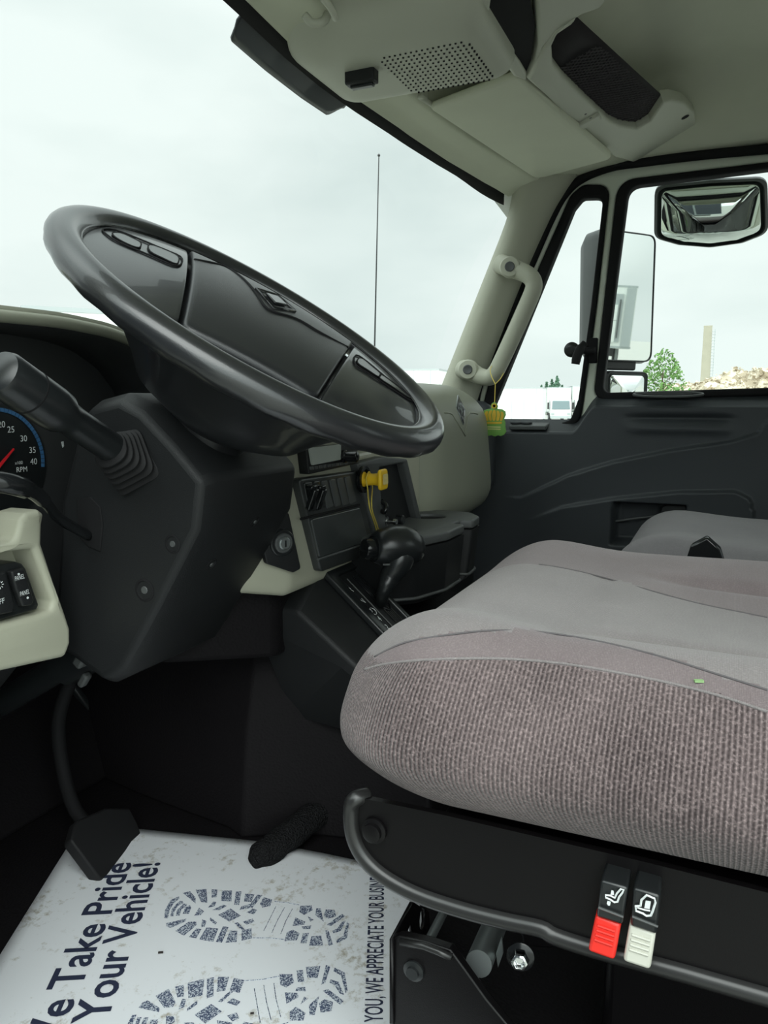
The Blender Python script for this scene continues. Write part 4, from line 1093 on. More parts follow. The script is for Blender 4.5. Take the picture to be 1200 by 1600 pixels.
def cover(name, out, lower, th, mat, par, rings=12, edge=.006):
    """crowned cover following the pad's surface, edges rolled down"""
    out = roundpoly(out, [o_[2] for o_ in out], 5)
    # resample evenly
    pts = []
    n = len(out)
    for i in range(n):
        a, b = out[i], out[(i+1) % n]; k = max(1, int((b-a).length/.008))
        for j in range(k): pts.append(a+(b-a)*j/k)
    c = sum(pts, Vector((0, 0)))/len(pts)
    bm = bmesh.new(); secs = []
    for s, dz in [(1.0, -th), (1.0, -edge), (.995, -edge*.45), (.985, -edge*.12), (.97, 0)]+[(1-.97*((k+1)/rings), 0) for k in range(rings)]:
        if s <= .97: s = max(.03, s)
        ring = []
        for p in pts:
            q = c+(p-c)*s
            ring.append(WC+e1*q.y+e2*q.x+wn*(hgt(q.y, q.x)-lower+dz))
        secs.append(ring)
    secs.append([WC+e1*c.y+e2*c.x+wn*(hgt(c.y, c.x)-lower)+((p-sum(secs[-1], Vector())/len(pts))*.02) for p in secs[-1]])
    loft(bm, secs)
    PADS.append(BVHTree.FromBMesh(bm))
    return obj(name, bm, mat, par, smooth=50)
pad = cover('horn_pad', [(-.121, .152, .012), (.121, .152, .012), (.072, -.160, .015), (-.072, -.160, .015)], 0, .03, 'pad_skin', sw)
for s in (-1, 1):
    q = [(s*.1245, .143, .008), (s*.160, .105, .03), (s*.222, .060, .02), (s*.222, -.070, .02), (s*.165, -.145, .03), (s*.0755, -.160, .01)]
    sp = cover('spoke', q, .0025, .012, 'wheel_skin', sw)
    if s < 0:
        bez = [(160, 360), (166, 368), (185, 380), (230, 399), (270, 416), (283, 413), (281, 402), (255, 391), (215, 374), (180, 361)]
        cells = [[(175, 366), (180, 373), (198, 383), (216, 389), (219, 381), (205, 373), (188, 366)], [(233, 384), (234, 395), (255, 406), (273, 414), (278, 411), (277, 402), (258, 392)]]
    else:
        bez = [(556, 556), (554, 570), (574, 584), (600, 601), (640, 627), (645, 625), (628, 610), (600, 589), (575, 568)]
        cells = [[(560, 561), (558, 569), (574, 580), (590, 590), (593, 585), (578, 572), (567, 563)], [(595, 587), (593, 593), (614, 607), (636, 622), (640, 622), (628, 612), (610, 597)]]
    bm = bmesh.new(); tube(bm, smooth_path([WPT(x, y, .0012) for x, y in bez], 3, True), .0011, 5, closed=True); bz_ = obj('button_bezel', bm, 'black_matte', sp, smooth=180)
    for c_ in cells:
        bm = bmesh.new(); pts = smooth_path([WPT(x, y, .0005) for x, y in c_], 3, True)
        prism(bm, pts, wn*.0012); obj('wheel_button', bm, 'button_skin', sp, bevel=.0004)
        bm = bmesh.new(); tube(bm, [p+wn*.001 for p in pts], .0009, 5, closed=True); obj('button_gap', bm, 'black_matte', sp, smooth=180)
# winged crease and diamond badge on the pad
bm = bmesh.new()
tube(bm, smooth_path([WPT(x, y, .0004) for x, y in [(304, 406), (330, 411), (352, 417), (375, 432), (395, 452), (413, 478), (428, 488), (450, 494), (470, 502), (500, 520), (543, 543)]], 3), .0016, 6)
obj('pad_crease', bm, 'black_matte', pad, smooth=180)
dm = [WPT(*q, .001) for q in ((400, 453), (433, 463), (460, 487), (427, 482))]
cm = sum(dm, Vector())/4
bm = bmesh.new(); tube(bm, dm, .0022, 6, closed=True); bg_ = obj('badge_frame', bm, 'black_gloss', pad, smooth=180)
bm = bmesh.new(); prism(bm, [cm.lerp(p, .55) for p in dm], wn*.003); obj('badge_core', bm, 'black_gloss', bg_, bevel=.001)
# deep bowl behind the spokes
bm = bmesh.new()
lathe(bm, WC, -wn, [(.08, .030), (.188, .010), (.193, .014), (.172, .034), (.146, .058), (.122, .085), (.108, .105), (.072, .125), (.05, .135), (.05, .15)], 48)
obj('hub_bowl', bm, 'wheel_skin', sw, smooth=60)

# ================================================================== GEAR SELECTOR
gs = thing('gear_selector', 'black automatic gear selector console between dashboard and driver seat', 'gear selector', (1.05, .48, -.40))
pr_ = [(.625, -.300), (.604, -.272), (.570, -.266), (.33, -.475), (.33, -.50), (.62, -.50), (.66, -.40)]
bm = bmesh.new(); loft(bm, [[(.970, y, z) for y, z in [(.63, -.318), (.61, -.308), (.575, -.308), (.33, -.487), (.33, -.50), (.50, -.385), (.65, -.337)]], [(1.018, y, z) for y, z in pr_], [(1.165, y, z) for y, z in pr_]]); body = obj('selector_console', bm, 'black_plastic', gs, bevel=.014, seg=4)
sn = Vector((0, -.656, .755)); sv = Vector((0, .755, .656)); so = Vector((1.092, .565, -.270))
def GP(x, y, lift=0): return PP(x, y, so+sn*lift, sn)
def gpl(pts, lift=0):
    r = []
    for x, y in pts: d = GP(x, y, lift)-so; r.append((d.x, d.dot(sv)))
    return r
GF = lambda l: (so+sn*l, (1, 0, 0), sv, sn)
po = [(-.058, .012), (.050, .012), (.050, -.30), (-.058, -.30)]
pi_ = [(-.036, -.010), (.038, -.010), (.038, -.285), (-.036, -.285)]
plate('gate_surround', [roundpoly(po, .016, 5), roundpoly(pi_, .010, 4)], .012, GF(.006), 'black_smooth', gs, bev=.004, res=3)
gp = plate('gate_plate', [roundpoly([(-.037, -.008), (.040, -.008), (.040, -.287), (-.037, -.287)], .009, 4)], .004, GF(.003), 'black_plastic', gs, bev=.001)
for k in range(5):
    bm = bmesh.new(); x0 = .008+k*.005; tube(bm, [so+Vector((x0, 0, 0))+sv*(-.02)+sn*.006, so+Vector((x0, 0, 0))+sv*(-.27)+sn*.006], .0012, 4); obj('gate_rib', bm, 'black_gloss', gp)
bm = bmesh.new(); tube(bm, [so+Vector((-.012, 0, 0))+sv*(-.02)+sn*.006, so+Vector((-.012, 0, 0))+sv*(-.27)+sn*.006], .0012, 4); obj('gate_rib', bm, 'dark_grey', gp)
for s, x, y in (('R', 549, 926), ('N', 567, 944), ('4', 594, 971), ('2', 606, 984)):
    lettering('gear_letter', s, GP(x, y, .0062), (1, 0, 0), sv, .0100, 'white_print', gp, bold=.015)
lettering('gear_letter', 'D', GP(580, 958, .0062), (1, 0, 0), sv, .0070, 'white_print', gp)
bm = bmesh.new(); c = GP(583, 955, .0065); tube(bm, [c+Vector((1, 0, 0))*.0068*cos(t)+sv*.0068*sin(t) for t in [2*pi*k/20 for k in range(20)]], .0006, 4, closed=True); obj('letter_ring', bm, 'white_print', gp)
lb = GP(596, 944, .004); kc = P(617, 858, X=1.10)
bm = bmesh.new()
nk = P(618, 884, X=1.09)
path = smooth_path([lb-sn*.004, P(601, 922, X=1.07), P(609, 902, X=1.08), P(622, 880, X=1.09), P(626, 862, X=1.10)], 5)
tube(bm, path, [lerp(.0095, .024, ss(0, len(path)*.9, i)**1.2) for i in range(len(path))], 18, up=(1, 0, 0))
lv = obj('selector_lever', bm, 'black_smooth', gs, smooth=180)
bm = bmesh.new(); c = lb+sn*.004; tube(bm, [c+Vector((1, 0, 0))*.013*cos(t)+sv*.016*sin(t) for t in [2*pi*k/24 for k in range(24)]], .0018, 6, closed=True); obj('lever_collar', bm, 'black_gloss', lv, smooth=180)
ka = Vector((-.78, .60, .10)).normalized(); ku = Vector((0, 0, 1)); ku = (ku-ka*ku.dot(ka)).normalized(); kw = ka.cross(ku)
bm = bmesh.new()
prf = [(h*1.1, r*1.1) for h, r in [(-.046, .004), (-.044, .013), (-.038, .021), (-.026, .028), (-.010, .0315), (.008, .031), (.022, .0275), (.032, .023), (.036, .019)]]
secs = []
for h, r in prf: secs.append([kc+ka*h+ku*(r*.98*sin(2*pi*k/28)+.002+.002*cos(h*30))+kw*(r*cos(2*pi*k/28)) for k in range(28)])
loft(bm, secs); kb = obj('selector_knob', bm, 'black_smooth', gs, smooth=180)
bm = bmesh.new(); lathe(bm, kc+ka*.034, ka, [(.0205, 0), (.0205, .006), (.0165, .007), (.0160, .018), (.0145, .021), (.010, .022)], 24); bt = obj('shift_button', bm, 'black_gloss', kb, smooth=40)
bm = bmesh.new(); fbox(bm, P(604, 882, X=1.065), Vector((.5, -.86, 0)), Vector((0, 0, 1)), Vector((-.86, -.5, 0)), .011, .0025, .002); obj('embossed_mark', bm, 'dark_grey', lv)
# ================================================================== DRIVER'S SEAT
seat = thing('driver_seat', 'driver air seat with mauve-grey ribbed cloth cushion on black metal frame', 'seat', (.79, -.1, FZ))
def ztopseat(x, y):
    z = 0
    # crowned near bolster, dished middle, taller far bolster, rolled front
    z += .014*math.exp(-((x-.585)/.040)**2)
    z -= .008*math.exp(-((x-.650)/.012)**2)*ss(.14, .05, y)
    back = 1-ss(-.10, .18, y)
    z -= .020*back*math.exp(-((x-.79)/.12)**2)
    z += (.004+.004*back)*math.exp(-((x-.985)/.048)**2)
    z -= .010*math.exp(-((x-.905)/.012)**2)*ss(.10, .0, y)
    z += .010*math.exp(-((y-.20)/.06)**2)
    z -= .004*math.exp(-((y-.115)/.012)**2)*ss(.56, .62, x)*(1-ss(.95, 1.0, x))
    return z
def f(p):
    x, y, z = p
    top = ss(-.25, -.19, z)
    z2 = z + top*ztopseat(x, y)
    # sides swell at mid height and draw in at the foot
    lowk = ss(-.26, -.335, z) if z < -.26 else 0
    k = math.exp(-((z+.262)/.045)**2)
    cxx, cyy = .79, -.1
    dx, dy = (x-cxx)/.29, (y-cyy)/.38
    z2 -= .012*ss(.0, -.5, y)*0
    x2 = x + (.020*k - .022*((1-ss(-.335, -.27, z)))) * max(-1, min(1, dx*1.2))
    y2 = y + (.018*k - .030*((1-ss(-.335, -.27, z)))) * (max(0, dy)**2)
    return (x2, y2, z2)
bm = bmesh.new(); lay = bm.verts.layers.float.new('rib'); rbox(bm, (.795, -.145, -.264), (.272, .415, .072), (.060, .075, .040), 84, f, lay)
bm.normal_update()
bv = BVHTree.FromBMesh(bm); tab = []
for x, y in [(548, 1056), (600, 1038), (650, 1032), (720, 1029), (800, 1030), (880, 1037), (960, 1050), (1040, 1066), (1120, 1086), (1199, 1112)]:
    h_ = bv.ray_cast(Vector((0, 0, 0)), ray(x, y).normalized())
    if h_[0] is not None: tab.append((h_[0].y, h_[0].z))
tab.sort()
def hits(px):
    r = []
    for x, y in px:
        h_ = bv.ray_cast(Vector((0, 0, 0)), ray(x, y).normalized())
        if h_[0] is not None: r.append((h_[0].y, h_[0].x))
    return sorted(r)
far_t = hits([(842, 882), (870, 886), (910, 894), (960, 907), (1010, 921), (1060, 935), (1110, 947), (1160, 957), (1199, 965)])
near_t = hits([(560, 1046), (585, 1026), (612, 1012), (640, 1002), (700, 992), (770, 985), (850, 988), (940, 1003), (1030, 1025), (1110, 1050), (1199, 1078)])
for fc in bm.faces:
    c = fc.calc_center_median()
    inx = .545 < c.x < 1.045 and c.y < .245
    up = c.z > -.232 and fc.normal.length > 0
    seam = -.197 + ztopseat(c.x, c.y)*.3
    fc.material_index = 1 if (c.z > interp(tab, c.y) or (c.x > .62 and c.z > -.225)) else 0
    if fc.material_index and (c.x > interp(far_t, c.y) or c.x < interp(near_t, c.y)): fc.material_index = 2
me = bpy.data.meshes.new('cushion'); bmesh.ops.recalc_face_normals(bm, faces=bm.faces); bm.to_mesh(me); bm.free()
cush = put('seat_cushion', me, ['rib_fabric', 'knit_fabric', 'mauve_fabric'], seat, smooth=180)
sb = BVHTree.FromPolygons([v.co.copy() for v in cush.data.vertices], [tuple(p.vertices) for p in cush.data.polygons])
def on_seat(x, y, lift=0.0):
    d = ray(x, y).normalized(); h = sb.ray_cast(Vector((0, 0, 0)), d)
    return None if h[0] is None else h[0]-d*lift
def seamline(name, pts, r, mat, lift=.0):
    pts = [on_seat(x, y, lift) for x, y in pts]; pts = [p for p in pts if p is not None]
    if len(pts) < 3: return
    bm = bmesh.new(); tube(bm, smooth_path(pts, 4), r, 6); return obj(name, bm, mat, cush, smooth=180)
seamline('cushion_seam', [(548, 1056), (570, 1046), (600, 1038), (650, 1032), (720, 1029), (800, 1030), (880, 1037), (960, 1050), (1040, 1066), (1120, 1086), (1199, 1112)], .0011, 'knit_fabric', .0003)
seamline('cushion_seam', [(842, 882), (870, 886), (910, 894), (960, 907), (1010, 921), (1060, 935), (1110, 947), (1160, 957), (1199, 965)], .0008, 'seam_thread', .0006)
seamline('cushion_seam', [(585, 1026), (612, 1012), (640, 1002), (700, 992), (770, 985), (850, 988), (940, 1003), (1030, 1025), (1110, 1050), (1199, 1078)], .0008, 'seam_thread', .0006)
h = on_seat(1092, 1064, .001)
if h:
    bm = bmesh.new(); fbox(bm, h, Vector((.3, -.9, 0)).normalized(), Vector((.9, .3, 0)).normalized(), Vector((0, 0, 1)), .006, .003, .0015)
    shape('leaf_crumb', 'tiny pale green leaf crumb lying on the driver seat cushion', 'leaf crumb', bm, 'leaf_green')
# backrest stands behind, out of the photo to the right
bm = bmesh.new(); rbox(bm, (.795, -.62, .10), (.26, .085, .44), (.09, .06, .12), 14, lambda p: (p[0], p[1]-(p[2]+.3)*.14, p[2]))
obj('seat_backrest', bm, 'knit_fabric', seat, smooth=180)
# pressed side plate with rolled lower edge
sx = .545
low = [(549, 1262), (551, 1300), (566, 1335), (598, 1367), (650, 1396), (720, 1420), (790, 1438), (846, 1450), (868, 1462), (930, 1482), (1060, 1517), (1200, 1557)]
lowp = [P(x, y, X=sx) for x, y in low]; dl = (lowp[-1]-lowp[-2]).normalized(); lowp.append(lowp[-1]+dl*.40)
topp = [P(560, 1246, X=sx), P(700, 1275, X=sx), P(1000, 1345, X=sx), P(1200, 1395, X=sx)]; topp.append(topp[-1]+(topp[-1]-topp[-2]).normalized()*.42)
bm = bmesh.new(); prism(bm, lowp+topp[::-1], (.006, 0, 0)); sp = obj('side_plate', bm, 'seat_metal', seat, smooth=30)
bm = bmesh.new(); tube(bm, smooth_path([P(575, 1243, X=sx+.01), P(556, 1248, X=sx)]+lowp, 4), .0070, 12, up=(1, 0, 0)); obj('rolled_edge', bm, 'edge_metal', seat, smooth=180)
bm = bmesh.new()
prism(bm, [p+Vector((.50, 0, 0)) for p in lowp+topp[::-1]], (.006, 0, 0)); obj('side_plate', bm, 'seat_metal', seat, smooth=30)
bm = bmesh.new(); box(bm, (sx+.008, -.5, -.352), (sx+.49, .20, -.340)); obj('cushion_pan', bm, 'seat_metal', seat, bevel=.002)
bm = bmesh.new(); c = P(585, 1297, X=sx-.001); lathe(bm, c, (-1, 0, 0), [(.011, 0), (.011, .002), (.008, .003), (.008, .007), (.005, .008)], 20); obj('pivot_bolt', bm, 'seat_metal', sp, smooth=40)
# two slide levers with their symbols
LX = .520
def lever(tab, head, colour, name, label, X):
    a, b, c, d = [P(x, y, X=X) for x, y in head]
    bm = bmesh.new(); prism(bm, [a+Vector((.002, 0, 0)), b+Vector((.002, 0, 0)), c+Vector((.002, 0, 0)), d+Vector((.002, 0, 0))], (.026, 0, 0)); l_ = obj('lever_stem', bm, 'black_smooth', seat, bevel=.002)
    a, b, c, d = [P(x, y, X=X) for x, y in tab]
    bm = bmesh.new(); prism(bm, [a+Vector((.004, 0, 0)), b+Vector((.004, 0, 0)), c, d], (.020, 0, 0)); t = obj(name, bm, colour, seat, bevel=.0025, seg=3); t['label'] = label
    for k in range(4):
        s = .22+.13*k; p = a.lerp(d, s); q = b.lerp(c, s)
        bm = bmesh.new(); tube(bm, [p.lerp(q, .16)+Vector((.0035-.004*s, 0, 0)), p.lerp(q, .84)+Vector((.0035-.004*s, 0, 0))], .0010, 6); obj('grip_ridge', bm, colour, t)
    a, b = P(head[3][0]+4, head[3][1]-18, X=X), P(head[2][0]+2, head[2][1]-16, X=X)
    bm = bmesh.new(); tube(bm, [a, b], .0009, 6); obj('stem_ridge', bm, 'dark_grey', l_)
    return l_
red = lever([(929, 1436), (969, 1450), (960, 1502), (918, 1487)], [(938, 1378), (981, 1390), (972, 1449), (931, 1436)], 'red_plastic', 'red_lever_cap', 'bright red ribbed lever cap', LX)
wht = lever([(982, 1450), (1024, 1464), (1016, 1517), (973, 1503)], [(989, 1390), (1031, 1402), (1026, 1464), (984, 1450)], 'bone_plastic', 'pale_lever_cap', 'off-white ribbed lever cap', LX)
def ic(pts): return [P(860+x/5.4545, 1360+y/5.4545, X=LX-.0002) for x, y in pts]
bm = bmesh.new(); tube(bm, ic([(600, 158), (624, 166), (612, 192), (586, 225), (572, 268), (545, 272), (510, 248), (472, 232), (470, 210), (510, 214), (548, 234), (566, 196)]), .0007, 5, closed=True)
prism(bm, ic([(520, 172), (538, 178), (542, 212), (512, 206)]), (.0006, 0, 0)); prism(bm, ic([(486, 262), (514, 270), (508, 300), (492, 300), (480, 282)]), (.0006, 0, 0)); obj('seat_symbol', bm, 'white_print', red)
bm = bmesh.new(); tube(bm, ic([(820, 210), (888, 240), (895, 272), (872, 345), (856, 384), (818, 388), (790, 368), (730, 345), (726, 304), (768, 302), (776, 250)]), .0008, 5, closed=True)
prism(bm, ic([(812, 260), (856, 268), (846, 330), (800, 322)]), (.0006, 0, 0)); tube(bm, ic([(740, 316), (800, 336), (850, 345)]), .0006, 5); obj('seat_symbol', bm, 'white_print', wht)
# suspension base
bx_ = .60
o1 = [(613, 1467), (624, 1463), (668, 1472), (704, 1484), (730, 1520), (760, 1562), (800, 1610), (860, 1640), (900, 1900), (613, 1900)]
o1 = [(lambda p: (p.y, max(FZ, p.z)))(P(x, y, X=bx_)) for x, y in o1]
bm = bmesh.new(); prism(bm, [(bx_, y, z) for y, z in o1], (.010, 0, 0)); bp = obj('base_side_plate', bm, 'seat_metal', seat, bevel=.0015)
# front bracket with two oval holes through which the mat shows
fa_, fb_ = P(613, 1467, X=bx_), P(648, 1410, X=bx_+.14)
uu = (fb_-fa_); uu.z = 0; ul = uu.length; uu.normalize(); zz_ = Vector((0, 0, 1)); 
def fr2(pts): return [((PP(x, y, fa_, uu.cross(zz_))-fa_).dot(uu), (PP(x, y, fa_, uu.cross(zz_))-fa_).z) for x, y in pts]
def oval(c, rx, ry, rot):
    return [(c[0]+rx*cos(t)*cos(rot)-ry*sin(t)*sin(rot), c[1]+rx*cos(t)*sin(rot)+ry*sin(t)*cos(rot)) for t in [2*pi*k/16 for k in range(16)]]
plate('front_bracket', [fr2([(612, 1468), (643, 1409), (668, 1425), (672, 1478), (660, 1490), (640, 1600), (612, 1600)]), fr2(oval((658, 1433), 4.5, 20, .12)), fr2(oval((638, 1459), 4, 14, .10))], .004, (fa_, uu, zz_, uu.cross(zz_)), 'seat_metal', seat, smooth=0)
bm = bmesh.new(); tube(bm, [P(626, 1472, X=bx_-.002), P(662, 1478, X=bx_-.002), P(684, 1486, X=bx_-.002), P(706, 1496, X=bx_-.002)], .0035, 8); obj('plate_fold', bm, 'edge_metal', bp, smooth=180)
bm = bmesh.new(); lathe(bm, P(647, 1516, X=bx_), (-1, 0, 0), [(.010, 0), (.010, .002), (.006, .003), (.006, .006)], 16); obj('base_bolt', bm, 'black_smooth', bp)
bm = bmesh.new(); cyl(bm, P(697, 1418, X=.70), P(668, 1474, X=.615), .0045, n=12); obj('suspension_rod', bm, 'grey_steel', seat)
bm = bmesh.new(); cyl(bm, P(776, 1438, X=.74), P(748, 1506, X=.64), .0125, n=20); obj('suspension_rod', bm, 'grey_steel', seat)
bm = bmesh.new(); prism(bm, [P(x, y, X=.66) for x, y in [(784, 1462), (786, 1490), (778, 1512), (775, 1490)]], (.002, 0, 0)); obj('torn_bracket', bm, 'grey_steel', seat)
bm = bmesh.new(); c = P(812, 1497, X=.63); lathe(bm, c, (-1, -.2, .2), [(.009, 0), (.009, .002), (.0085, .003), (.008, .009), (.005, .010), (.004, .005)], 6); nb = obj('hex_nut', bm, 'chrome', seat, bevel=.0006)
bm = bmesh.new(); lathe(bm, c+Vector((.003, 0, 0)), (-1, -.2, .2), [(.0125, 0), (.0125, .002), (.010, .003)], 24); obj('washer', bm, 'black_gloss', seat)
bm = bmesh.new(); box(bm, (.70, -.50, FZ), (1.02, .08, -.50)); obj('base_box', bm, 'seat_metal', seat, bevel=.01)
for q in (0, 1):
    a, b = (.16, -.50), (-.42, -.36)
    if q: a, b = (.16, -.36), (-.42, -.50)
    bm = bmesh.new(); fbox(bm, Vector((.70+.012*q, (a[0]+b[0])/2, (a[1]+b[1])/2-.02)), Vector((1, 0, 0)), Vector((0, a[0]-b[0], a[1]-b[1])).normalized(), Vector((0, -(a[1]-b[1]), a[0]-b[0])).normalized(), .010, .60, .035); obj('scissor_arm', bm, 'seat_metal', seat, bevel=.003)

# ================================================================== PASSENGER SEAT and buckle
ps = thing('passenger_seat', 'flat grey cloth passenger seat cushion behind the driver seat by the passenger door', 'seat', (1.64, -.2, FZ))
def f(p):
    x, y, z = p; t = ss(-.315, -.255, z)
    return (x, y, z + t*(.012*math.exp(-((x-1.42)/.06)**2)+.012*math.exp(-((y-.10)/.10)**2)-.010*math.exp(-((x-1.64)/.10)**2)))
bm = bmesh.new(); rbox(bm, (1.64, -.24, -.330), (.30, .42, .078), (.08, .10, .055), 26, f)
obj('seat_cushion', bm, 'knit_fabric_cool', ps, smooth=180)
bm = bmesh.new(); rbox(bm, (1.64, -.70, .08), (.28, .08, .42), (.09, .06, .12), 12, lambda p: (p[0], p[1]-(p[2]+.3)*.14, p[2])); obj('seat_backrest', bm, 'knit_fabric_cool', ps, smooth=180)
bm = bmesh.new(); prism(bm, [(1.40, .12, -.40), (1.40, -.6, -.40), (1.40, -.6, FZ), (1.40, .05, FZ)], (.48, 0, 0)); obj('seat_base', bm, 'seat_metal', ps, bevel=.02)
bk = thing('seat_belt_buckle', 'black seat belt buckle corner poking up between the two seats', 'seat belt buckle', P(1105, 858, X=1.22))
bm = bmesh.new(); c = [P(x, y, X=1.22) for x, y in [(1079, 853), (1105, 839), (1126, 858), (1142, 905), (1062, 905)]]; prism(bm, c, (.022, 0, 0)); obj('buckle_body', bm, 'black_gloss', bk, bevel=.003)
bm = bmesh.new(); tube(bm, [P(1098, 890, X=1.23), (1.23, -.03, -.46), (1.23, -.02, FZ+.01)], .012, 8, sq=.3); obj('buckle_stalk', bm, 'black_matte', bk)

# ================================================================== PEDALS
br = thing('brake_pedal', 'dark brake pedal overhanging the paper floor mat', 'brake pedal', (.82, .84, FZ))
Yb = .80
pp = [P(x, y, Y=Yb+dy) for x, y, dy in [(119, 1282, .035), (165, 1262, .045), (203, 1262, .040), (215, 1285, .025), (225, 1313, .010), (222, 1337, .0), (158, 1376, -.02), (111, 1312, .01)]]
nn = (pp[1]-pp[6]).cross(pp[4]-pp[0]).normalized()
if nn.z > 0: nn = -nn
nn = Vector((0, .75, -.66))
bm = bmesh.new(); prism(bm, pp, nn*.022); pd = obj('pedal_pad', bm, 'black_rubber', br, bevel=.004, seg=3)
bm = bmesh.new(); tube(bm, smooth_path([P(165, 1310, Y=Yb+.045), P(120, 1270, Y=.90), P(98, 1200, Y=.95), P(92, 1120, Y=.96), P(120, 1040, Y=.94)], 5), .011, 8); obj('pedal_arm', bm, 'black_matte', br, smooth=180)
ac = thing('accelerator_pedal', 'ribbed accelerator pedal in the dark footwell right of the brake pedal', 'accelerator pedal', P(265, 1290, Y=.92))
q = [P(215, 1222, Y=1.0), P(248, 1222, Y=1.0), P(297, 1268, Y=.90), P(262, 1293, Y=.90)]
bm = bmesh.new(); prism(bm, q, (0, .02, -.014)); apd = obj('pedal_pad', bm, 'black_rubber', ac, bevel=.003)
for k in range(7):
    t = (k+.7)/8; bm = bmesh.new(); a = q[0].lerp(q[1], t); b = q[3].lerp(q[2], t); tube(bm, [a.lerp(b, .55)+Vector((0, -.002, .002)), b+Vector((0, -.002, .002))], .0014, 5); obj('tread_rib', bm, 'dark_grey', apd)
bm = bmesh.new(); tube(bm, [q[0].lerp(q[1], .5)+Vector((0, .01, -.01)), (1.00, 1.08, -.50), (1.0, 1.10, -.42)], .010, 8); obj('pedal_arm', bm, 'black_smooth', ac, smooth=180)

# ================================================================== PAPER FLOOR MAT
mat_ = thing('paper_floor_mat', 'dirty white printed paper floor mat with two shoe sole prints and lettering', 'floor mat', (.80, .50, FZ))
MZ = FZ+.004
FL, FR, RRr, RL = Vector((.30, .635, MZ)), P(128, 1288, Z=MZ), Vector((.985, .385, MZ)), Vector((.50, .165, MZ))
edge_pts = [P(225, 1297, Z=MZ), P(400, 1315, Z=MZ), P(500, 1333, Z=MZ), P(580, 1350, Z=MZ)]
def rightedge(t):
    pts = [FR]+edge_pts+[RRr]
    ls = [0]
    for a, b in zip(pts, pts[1:]): ls.append(ls[-1]+(b-a).length)
    s = t*ls[-1]
    for i in range(len(pts)-1):
        if s <= ls[i+1]+1e-9: return pts[i].lerp(pts[i+1], (s-ls[i])/(ls[i+1]-ls[i]))
    return pts[-1]
bm = bmesh.new()
def f(u, v):
    a = FL.lerp(RL, v); b = rightedge(v); p = a.lerp(b, u)
    return (p.x, p.y, MZ+.0012*noise.noise(p*7)*0)
grid(bm, 30, 30, f)
o = obj('paper_sheet', bm, 'paper', mat_, smooth=180); solid(o, .0012, -1)
def MP(x, y): return P(x, y, Z=MZ+.0012)
def words_on(name, s, pa, pb, ht, bold=.012, **k):
    a, b = MP(*pa), MP(*pb); u = (b-a); w = u.length; u.normalize(); v = Vector((-u.y, u.x, 0))
    lettering(name, s, a, u, v, ht, 'navy_ink', mat_, width=w, depth=.0006, bold=bold, **k)
Hc = (MP(95, 1554)-MP(128, 1544)).length
words_on('mat_lettering', 'We Take Pride', (76, 1662), (206, 1348), .040, bold=.018)
words_on('mat_lettering', 'Your Vehicle!', (166, 1597), (250, 1348), .040, bold=.018)
words_on('mat_lettering', 'YOU, WE APPRECIATE YOUR BUSINESS', (598, 1598), (600, 1362), .0215, bold=.010)
C5 = lambda x, y: MP(180+x/2.609, 1340+y/2.609)
blocks = [[(200,248),(203,215),(225,175),(260,158),(262,168),(238,188),(222,215),(215,248)],[(224,240),(232,208),(262,178),(275,178),(278,186),(256,198),(242,220),(238,240)],[(247,238),(252,215),(280,188),(292,190),(293,198),(270,212),(262,238)],[(275,230),(285,205),(305,195),(310,205),(300,230)],[(275,145),(305,138),(328,165),(328,188)],[(328,132),(372,128),(376,185),(350,182)],[(393,130),(417,130),(414,162),(393,165)],[(435,135),(476,135),(474,180),(432,178)],[(492,140),(515,138),(505,195),(485,193)],[(530,148),(568,150),(555,182),(525,180)],[(580,152),(600,155),(560,205),(505,215),(515,200),(550,190)],[(605,162),(640,172),(632,198),(600,205),(590,190)],[(207,268),(290,250),(285,262),(225,288),(210,282)],[(300,262),(330,262),(333,275),(280,320),(245,300)],[(330,290),(352,292),(330,330),(300,325)],[(372,285),(420,290),(400,345),(342,335)],[(440,280),(462,285),(435,348),(410,345)],[(468,298),(498,300),(495,345),(450,348)],[(515,300),(555,288),(558,330),(515,340)],[(342,205),(362,220),(350,235),(322,238)],[(400,180),(412,182),(405,200),(378,205)],[(395,215),(440,193),(455,198),(425,215)],[(420,235),(470,208),(512,238),(465,262)],[(535,225),(560,208),(580,215),(565,232)],[(355,252),(372,260),(365,282),(350,285)],[(388,245),(415,265),(408,276),(385,255)],[(485,268),(500,265),(530,295),(520,300)],[(520,262),(560,250),(568,262),(535,275)],[(755,198),(800,195),(805,215),(770,235),(750,222)],[(820,208),(838,208),(850,262),(815,235)],[(858,212),(895,215),(900,240),(870,250),(850,240)],[(925,230),(938,240),(880,280),(862,275)],[(925,262),(940,258),(920,300),(890,310),(885,300),(905,290)],[(945,262),(953,270),(945,330),(905,350),(900,338),(930,320)],[(855,295),(870,300),(888,355),(870,362)],[(800,322),(840,318),(848,360),(790,360)],[(765,310),(790,308),(780,350),(755,350)],[(700,305),(725,295),(752,310),(740,338),(690,342)],[(735,245),(775,262),(770,275),(722,280)],[(785,240),(810,255),(795,262)],[(760,282),(800,278),(795,292),(765,292)]]
lines = [[(650,180),(700,184),(750,194)],[(560,328),(630,328),(690,335)],[(655,200),(630,250),(605,300)],[(690,205),(662,255),(638,308)],[(722,210),(695,260),(675,312)]]
T1, H1 = C5(200, 240), C5(953, 300)
T2, H2 = C5(62, 655), C5(946, 505)
a1 = (H1-T1); l1 = a1.length; a1.normalize(); n1 = Vector((-a1.y, a1.x, 0))
a2_ = (H2-T2); l2 = a2_.length; a2_.normalize(); n2 = Vector((-a2_.y, a2_.x, 0))
def second(p):
    d = p-T1; return T2 + a2_*(d.dot(a1)*l2/l1) - n2*(d.dot(n1)*1.04)
